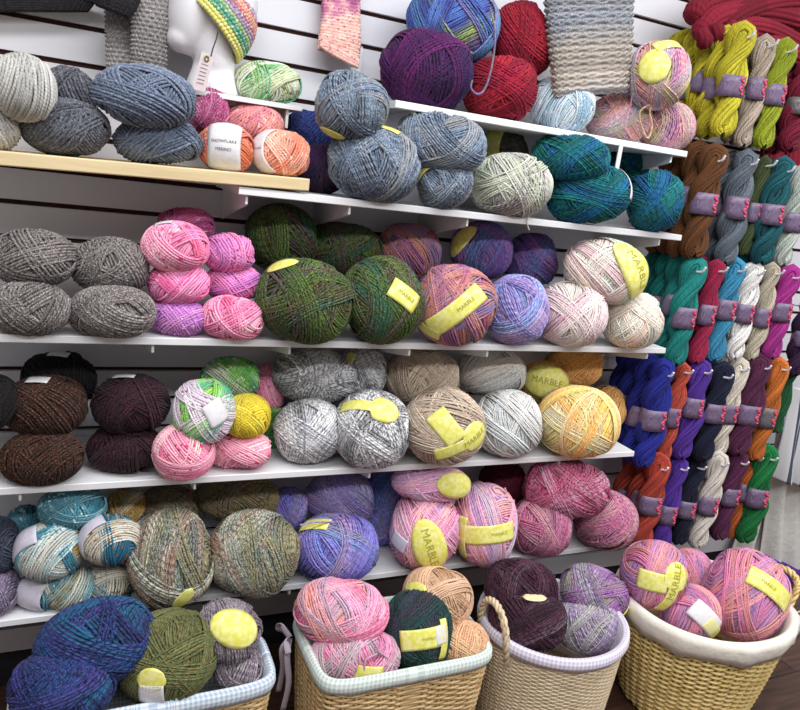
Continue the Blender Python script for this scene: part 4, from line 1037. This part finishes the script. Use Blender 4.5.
# lacy sock
M_SOCK = NT('lace_sock_yarn'); k = M_SOCK
at = k.n('ShaderNodeAttribute', attribute_name='yarn'); sp = k.n('ShaderNodeSeparateXYZ'); k.l(at.outputs['Vector'], sp.inputs[0])
c = k.ramp(k.math('ADD', k.math('MULTIPLY', sp.outputs[0], .25), k.rng(k.noise(k.coord(), 28.0, 2.0), .35, .65, -.16, .16)),
           [(240, 184, 150), (150, 76, 130), (204, 130, 160), (240, 206, 190), (232, 176, 166), (238, 204, 190)], pos=[.0, .3, .45, .62, .8, 1.0])
spk = k.rng(k.noise(k.coord(), 160.0, 1.0), .60, .66); k.l(k.mix(k.math('MULTIPLY', spk, .8), c, lin((176, 84, 110))), k.b.inputs['Base Color'])
k.b.inputs['Roughness'].default_value = .9; M_SOCK = M_SOCK.m
m = MB()
flat(m, [(341, -34, -.03), (341, -8, -.03), (341, 20, -.032), (340, 40, -.036), (338, 56, -.042)], [40, 40, 41, 45, 46], [.018, .02, .022, .024, .022], 120, 26, 16, 'crochet', .005, ncyc=4.0, side=np.array([.9, 0, -.35]))
sock = m.build('knitted_sock', M_SOCK); tag(sock, 'lacy pink and purple knitted sock hanging from the slatwall', 'sock')
m = MB(); P = px_path([(320, 42, -.058), (330, 49, -.06), (344, 57, -.06), (358, 64, -.058)], 60)
for kx in range(3): tubes(m, P + np.array([0, 0, -.006 * kx + .006]), .0045 + .0012 * np.abs(np.sin(np.linspace(0, 40, 60)))[None], 6, None, 3.2, caps=True)
m.build('ribbed_edge', M_SOCK, sock)
m = MB(); a = at_y(360, 46, -.028); b = at_y(352, 70, -.028)
box(m, (b[0] - .004, -.0290, b[2]), (b[0] + .022, -.0275, a[2])); m.build('plastic_tag', M_PLASTIC, sock, smooth=False, label='clear plastic tag')
# crimson scarf folded over the top of the pegs
def f(m):
    rgk = np.random.default_rng(4)
    fold = [([(690, 22), (700, 8), (730, -2), (770, -14), (830, -34)], 24, -.13), ([(696, 36), (712, 20), (742, 12), (776, 14), (830, 30)], 24, -.15),
            ([(722, 36), (740, 28), (758, 28), (784, 38), (830, 66)], 20, -.165), ([(745, 4), (775, -2), (800, 8), (836, 30)], 24, -.14),
            ([(716, 30), (738, 14), (768, 4), (800, 2), (838, 8)], 24, -.155), ([(764, 44), (784, 52), (806, 62), (838, 80)], 22, -.185)]
    for i, (p, wd, y) in enumerate(fold):
        C = px_path(p, 90, y); d = (C[0] - CAM) @ FWD / F; kk = len(C)
        w = np.full(kk, wd * d) * (1 - .6 * np.abs(np.linspace(-1, 1, kk)) ** 8)
        knit_tube(m, C, w, w * .92, np.array([0, -.4, 1.0]), 40, 14, 'rib', .005, i * 3.0, 3.0, 2.0)
    for i, (u0, v0, u1, v1) in enumerate([(700, 30, 706, 46), (714, 24, 722, 46), (728, 22, 738, 44), (742, 22, 752, 42)]):
        C = px_path([(u0, v0, -.18), ((u0 + u1) / 2 + 1, (v0 + v1) / 2, -.192), (u1, v1, -.185)], 40); d = (C[0] - CAM) @ FWD / F
        w = np.full(40, 16 * d) * (1 - .5 * np.abs(np.linspace(-1, 1, 40)) ** 6); knit_tube(m, C, w, w * .8, side_x, 14, 8, 'rib', .004, i * 2.0 + 9, 2.0, 2.0)
    for i, (u0, v0, v1, y) in enumerate([(790, 40, 165, -.11), (812, 60, 176, -.13)]):
        C = px_path([(u0, v0, y), (u0 - 8, (v0 + v1) / 2, y), (u0 - 16, v1, y)], 80); d = (C[0] - CAM) @ FWD / F
        w = np.full(80, 40 * d); knit_tube(m, C, w, np.full(80, .035), side_x, 40, 16, 'rib', .005, i * 3.0, 3.0)
knitted('knitted_scarf', 'k_crimson', 'thick crimson knitted scarf heaped above the mustard skeins', 'scarf', f)

# ------------------------------------------------------------------ foam head with the crocheted hat
base = at_y(213, 89, -.10); hx, hz = base[0], zl
hd = (base - CAM) @ FWD / F
def hp(u, v, y=-.10): return at_y(u, v, y)
import bmesh
def ellipsoid(c, r, rot=0.0, nu=28, nv=20, shape=None):
    la = np.linspace(-PI / 2, PI / 2, nv); lo = np.linspace(0, 2 * PI, nu, endpoint=False)
    d = np.stack([np.cos(la)[:, None] * np.cos(lo)[None], np.cos(la)[:, None] * np.sin(lo)[None], np.sin(la)[:, None] * np.ones(nu)[None]], -1)
    p = d * np.array(r); ca, sa = math.cos(rot), math.sin(rot)
    p = np.stack([p[..., 0] * ca - p[..., 2] * sa, p[..., 1], p[..., 0] * sa + p[..., 2] * ca], -1)
    return p + np.array(c), grid_faces(nv, nu, True)
head = empty('mannequin_head', (hx, -.10, zl), 'white foam mannequin head wearing a striped crocheted hat', 'mannequin head')
m = MB()
def blob(u, v, ru, rv, ry, rot=0.0, y=-.10):
    p, q = ellipsoid(hp(u, v, y), (ru * hd, ry, rv * hd), math.radians(rot)); m.add(p, q)
blob(222, 2, 35, 37, .066, 0)             # skull
blob(194, 10, 24, 42, .056, -6)           # face and jaw
blob(181, 39, 14, 13, .038, 12)           # chin
blob(177, -8, 7, 13, .014, 14)            # nose
blob(178, 20, 8, 6, .024, 0)              # mouth
blob(213, 44, 21, 40, .052, 4)            # neck
C = np.array([hp(216, 50), hp(214, 66), hp(212, 80), [hp(212, 88)[0], -.10, zl + .0005]])
C = spline(C, 16); wq = np.interp(np.linspace(0, 1, 16), [0, .5, 1], [19, 21, 27]) * hd
th = np.linspace(0, 2 * PI, 33)[:-1]
G = np.stack([C[:, None, 0] + wq[:, None] * np.cos(th), C[:, None, 1] + wq[:, None] * .86 * np.sin(th), C[:, None, 2] + 0 * th], -1)
m.add(G, grid_faces(16, 32, True)); m.add(np.concatenate([G[-1], [C[-1]]]), t=[(i, (i + 1) % 32, 32) for i in range(32)]); m.add(np.concatenate([G[0], [C[0]]]), t=[((i + 1) % 32, i, 32) for i in range(32)])
ho = m.build('foam_head', M_FOAM, head)
rm = ho.modifiers.new('join', 'REMESH'); rm.mode = 'VOXEL'; rm.voxel_size = .004; rm.use_smooth_shade = True
sm = ho.modifiers.new('smooth', 'SMOOTH'); sm.factor = .6; sm.iterations = 14
# hat: rows of crochet round a tilted dome
a3, b3 = hp(193, -2), hp(236, 55)
axis_v = unit(np.array([hp(262, -22)[0] - hp(216, 22)[0], 0, hp(262, -22)[2] - hp(216, 22)[2]]))
cen = (a3 + b3) / 2; rim_r = np.linalg.norm(a3 - b3) / 2 * 1.12
dirx = unit(b3 - a3); diry = np.cross(axis_v, dirx)
m = MB(); NR = 17
M_HAT = NT('striped_crochet'); k = M_HAT
at = k.n('ShaderNodeAttribute', attribute_name='yarn'); sp = k.n('ShaderNodeSeparateXYZ'); k.l(at.outputs['Vector'], sp.inputs[0])
hc0 = [(222, 214, 70), (222, 216, 90), (60, 150, 90), (40, 140, 120), (130, 180, 90), (150, 120, 160), (140, 110, 150), (210, 90, 90), (222, 130, 120), (214, 160, 110), (200, 80, 90), (170, 130, 180), (60, 150, 140), (110, 180, 100), (220, 210, 90), (80, 150, 190), (220, 200, 100), (200, 90, 100)]
hc = [tuple(.78 * x + .22 * 180 for x in c_) for c_ in hc0]
c = k.ramp(k.math('DIVIDE', k.math('ADD', sp.outputs[0], .5), float(len(hc))), hc, 'CONSTANT', [i / len(hc) for i in range(len(hc))])
sp2 = k.rng(k.noise(k.coord(), 190.0, 1.0), .54, .62); k.l(k.mix(k.math('MULTIPLY', sp2, .6), c, lin((226, 222, 210))), k.b.inputs['Base Color']); k.b.inputs['Roughness'].default_value = .9; M_HAT = M_HAT.m
for i in range(NR):
    f_ = i / (NR - 1) * 1.45; th = np.linspace(0, 2 * PI, 241); rr = rim_r * (math.cos(f_) ** .75 + .01); hh = rim_r * 1.22 * math.sin(f_) - .006
    P = cen + axis_v * hh + dirx * (rr * np.cos(th))[:, None] + diry * (rr * 1.02 * np.sin(th))[:, None]
    nrm = unit(P - (cen - axis_v * .01)); P = P + nrm * (.0018 * np.abs(np.sin(th * 30 + (i % 2) * PI / 2)))[:, None]
    tubes(m, P, rim_r * .060 * (1 + .25 * np.abs(np.sin(th * 30 + (i % 2) * PI / 2)))[None], 6, nrm, np.full(1, float(i)))
hat = m.build('crocheted_hat', M_HAT); tag(hat, 'crocheted hat striped yellow, green and coral on the foam head', 'hat')
m = MB(); P = px_path([(218, 31, -.185), (216, 40, -.188), (213, 48, -.19), (211, 56, -.19)], 20); tubes(m, P, .0014, 5); tg = m.build('tag_cord', M_INKD, hat)
m = MB(); q = [at_y(202, 51, -.188), at_y(214, 56, -.19), at_y(205, 92, -.19), at_y(192, 89, -.188)]
Gq = np.array([[q[0] * (1 - s) + q[1] * s for s in np.linspace(0, 1, 3)], [q[3] * (1 - s) + q[2] * s for s in np.linspace(0, 1, 3)]])
sheet(m, Gq, .0008); pt = m.build('price_tag', MP['pinkish'], hat, smooth=False, label='long pale pink card tag')
m = MB()
for kx in range(6):
    s0 = .30 + .1 * kx
    a_ = (q[0] * .8 + q[1] * .2) * (1 - s0) + (q[3] * .8 + q[2] * .2) * s0; b_ = (q[0] * .25 + q[1] * .75) * (1 - s0) + (q[3] * .25 + q[2] * .75) * s0
    tubes(m, np.stack([a_, (a_ + b_) / 2, b_]) + np.array([0, -.0012, 0]), .0005, 4)
m.build('print', M_INKG, pt)
m = MB(); cq = (q[0] + q[1]) / 2 * .86 + (q[2] + q[3]) / 2 * .14; th = np.linspace(0, 2 * PI, 13)
tubes(m, cq + np.stack([.004 * np.cos(th), np.full(13, -.0014), .005 * np.sin(th)], -1), .0016, 5); m.build('eyelet', plain('olive_eyelet', (120, 120, 60), .5), pt)

# ------------------------------------------------------------------ white garments at the right
def drape(name, mat, label, top, bot, n_fold, amp, wtop, wbot, yb, cat, uvs=1.0, thick=.002, ph0=0.0):
    nu, nv = 40, 81
    s = np.linspace(0, 1, nu); x = np.linspace(0, 1, nv)
    t0 = [np.asarray(at_y(*p, yb)) for p in top]; b0 = [np.asarray(at_y(*p, yb)) for p in bot]
    L_ = t0[0][None] * (1 - s[:, None]) + b0[0][None] * s[:, None]; R_ = t0[1][None] * (1 - s[:, None]) + b0[1][None] * s[:, None]
    G = L_[:, None] * (1 - x[None, :, None]) + R_[:, None] * x[None, :, None]
    fold = np.sin(x[None] * n_fold * 2 * PI + ph0 + .8 * np.sin(s[:, None] * 3)) * amp * (.4 + .6 * s[:, None]) + .4 * amp * np.sin(x[None] * n_fold * 5.1 + 1)
    G[..., 1] += fold
    U = np.stack(np.broadcast_arrays(x[None] * uvs, s[:, None] * uvs), -1)
    m = MB(); sheet(m, G, thick, uv=U)
    return m, G
m, G = drape('', None, '', [(780, 430), (850, 430)], [(763, 572), (850, 612)], 5, .018, 0, 0, -.13, '', ph0=1.0)
wg = m.build('white_dress', M_LINEN); tag(wg, 'long white linen dress with a purple hem hanging at the right edge', 'dress')
m = MB(); Gh = G[34:].copy(); Gh[..., 1] -= .004; A = np.zeros(Gh.shape); A[..., 0] = 3.0 + np.arange(len(Gh))[:, None]
sheet(m, Gh, .006, a=A.reshape(-1, 3)); m.build('purple_hem', yarn_mat('k_violet'), wg, label='purple hem')
m, G = drape('', None, '', [(771, 465), (792, 460)], [(733, 566), (764, 566)], 3, .026, 0, 0, -.07, '', ph0=.4)
m.build('sleeve', M_LINEN, wg)
m, G = drape('', None, '', [(796, 388), (850, 392)], [(776, 480), (848, 500)], 4, .025, 0, 0, -.19, '', ph0=2.0)
tag(m.build('striped_shawl', M_STRIPE), 'white shawl with thin dark stripes hanging over the white dress', 'shawl')

# ================================================================== BASKETS
ZR = .32
b1, o1 = basket('wicker_basket', (.145, -.450), ZR, (.250, .090), 6.0, .86, 'rectangular wicker basket with a blue gingham liner holding the peacock blue balls', 42, .030, M_WICK, .0035, .0028, 5, M_GINGB, .028, 'rectangular wicker baskets')
b2, o2 = basket('wicker_basket', (.708, -.445), ZR, (.215, .135), 7.0, .88, 'rectangular wicker basket with a green gingham liner and a ribbon bow', 42, .030, M_WICK, .0035, .0028, 5, M_GINGG, .026, 'rectangular wicker baskets')
b3, o3 = basket('round_basket', (1.165, -.475), ZR - .005, (.195, .18), 2.0, .86, 'round pale woven basket with loop handles and a lilac gingham liner', 54, .018, M_WICKP, .0025, .0016, 4, M_GINGL, .022)
b4, o4 = basket('willow_basket', (1.665, -.52), ZR + .01, (.245, .215), 2.1, .72, 'oval yellow willow basket with a cream cotton liner and a rope handle', 40, .034, M_WICKY, .0058, .005, 6, M_CREAM, .055, skw=1.0, po=.006)
# ribbon tied at the corner of the green gingham basket
M_RIB = cloth_mat('mauve_ribbon', (176, 164, 176))
m = MB()
def ribbon(m, pts, w):
    P = spline(pts, 24); T = unit(np.gradient(P, axis=0)); Sd = unit(np.cross(T, np.array([0, 1.0, .2])))
    sheet(m, np.stack([P - Sd * w / 2, P, P + Sd * w / 2], 1), .001)
yb2 = -.37; xl = .708 - .215 - .02
for pts in ([(xl, yb2, .30), (xl - .012, yb2 - .03, .27), (xl - .004, yb2 - .035, .20), (xl - .01, yb2 - .03, .12)], [(xl, yb2, .30), (xl - .02, yb2 - .01, .28), (xl - .012, yb2 - .005, .22), (xl - .016, yb2, .15)],
            [(xl, yb2, .30), (xl - .018, yb2 - .03, .318), (xl - .016, yb2 - .05, .295), (xl, yb2 - .01, .297)], [(xl, yb2, .30), (xl - .018, yb2 + .03, .318), (xl - .016, yb2 + .045, .295), (xl, yb2 + .01, .297)]):
    ribbon(m, pts, .014)
m.build('ribbon_bow', M_RIB, b2, label='mauve ribbon')
# handles
def handle(parent, pts, r, mat, wrap=True):
    P = spline(pts, 70); m = MB(); T = unit(np.gradient(P, axis=0)); N_ = unit(np.cross(T, np.array([.2, .3, .9]))); Bn = np.cross(T, N_)
    s = np.linspace(0, 1, 70)
    for j in range(3):
        a = 2 * PI * (j / 3 + s * 6); tubes(m, P + (N_ * np.cos(a)[:, None] + Bn * np.sin(a)[:, None]) * r * .55, r * .58, 6, None, j * 2.0, caps=True)
    m.build('handle', mat, parent)
h0 = 1.165 - .195; handle(b3, [(h0 + .012, -.43, ZR - .06), (h0 - .004, -.43, ZR + .0), (h0 - .006, -.445, ZR + .055), (h0 - .006, -.485, ZR + .075), (h0 - .004, -.525, ZR + .055), (h0 + .004, -.545, ZR + .0), (h0 + .018, -.545, ZR - .06)], .009, M_WICKP)
h1 = 1.665 + .245; handle(b4, [(h1 - .03, -.60, ZR - .08), (h1 + .005, -.605, ZR - .01), (h1 + .03, -.60, ZR + .06), (h1 + .035, -.56, ZR + .085), (h1 + .03, -.50, ZR + .06), (h1 + .01, -.48, ZR - .01), (h1 - .02, -.48, ZR - .08)], .010, M_WICKY)
m = MB(); P0 = np.array([h1 + .0, -.63, ZR - .01])
for pts in ([P0, P0 + [.006, -.02, -.02], P0 + [-.004, -.025, -.06], P0 + [.004, -.02, -.09]], [P0, P0 + [.02, -.01, -.018], P0 + [.022, -.015, -.05], P0 + [.016, -.01, -.08]],
            [P0, P0 + [-.02, -.03, .012], P0 + [-.022, -.04, -.012], P0 + [0, -.012, -.004]], [P0, P0 + [.028, -.01, .012], P0 + [.03, -.01, -.012], P0 + [.004, -.006, -.004]]):
    ribbon(m, pts, .010)
m.build('cord_tie', M_CREAM, b4, label='cream cotton tie')

# ================================================================== LIGHT
def area(x, y, z, sx, sy, power, rot=(0, 0, 0), col=(.965, .975, 1.0)):
    l = bpy.data.lights.new('ceiling_lamp', 'AREA'); l.shape = 'RECTANGLE'; l.size = sx; l.size_y = sy; l.energy = power; l.color = col
    o = bpy.data.objects.new('ceiling_lamp', l); COL.objects.link(o); o.location = (x, y, z); o.rotation_euler = rot
area(1.2, -1.15, WTOP - .01, 4.2, .30, 72)
area(1.2, -2.6, WTOP - .01, 4.2, .30, 88)
w = bpy.data.worlds.new('shop'); SC.world = w; w.use_nodes = True
w.node_tree.nodes['Background'].inputs[0].default_value = (1.0, .93, .90, 1); w.node_tree.nodes['Background'].inputs[1].default_value = .30
SC.view_settings.view_transform = 'Standard'; SC.view_settings.look = 'None'; SC.view_settings.gamma = 1.0
SC.view_settings.use_curve_mapping = False; SC.view_settings.exposure = 0.1
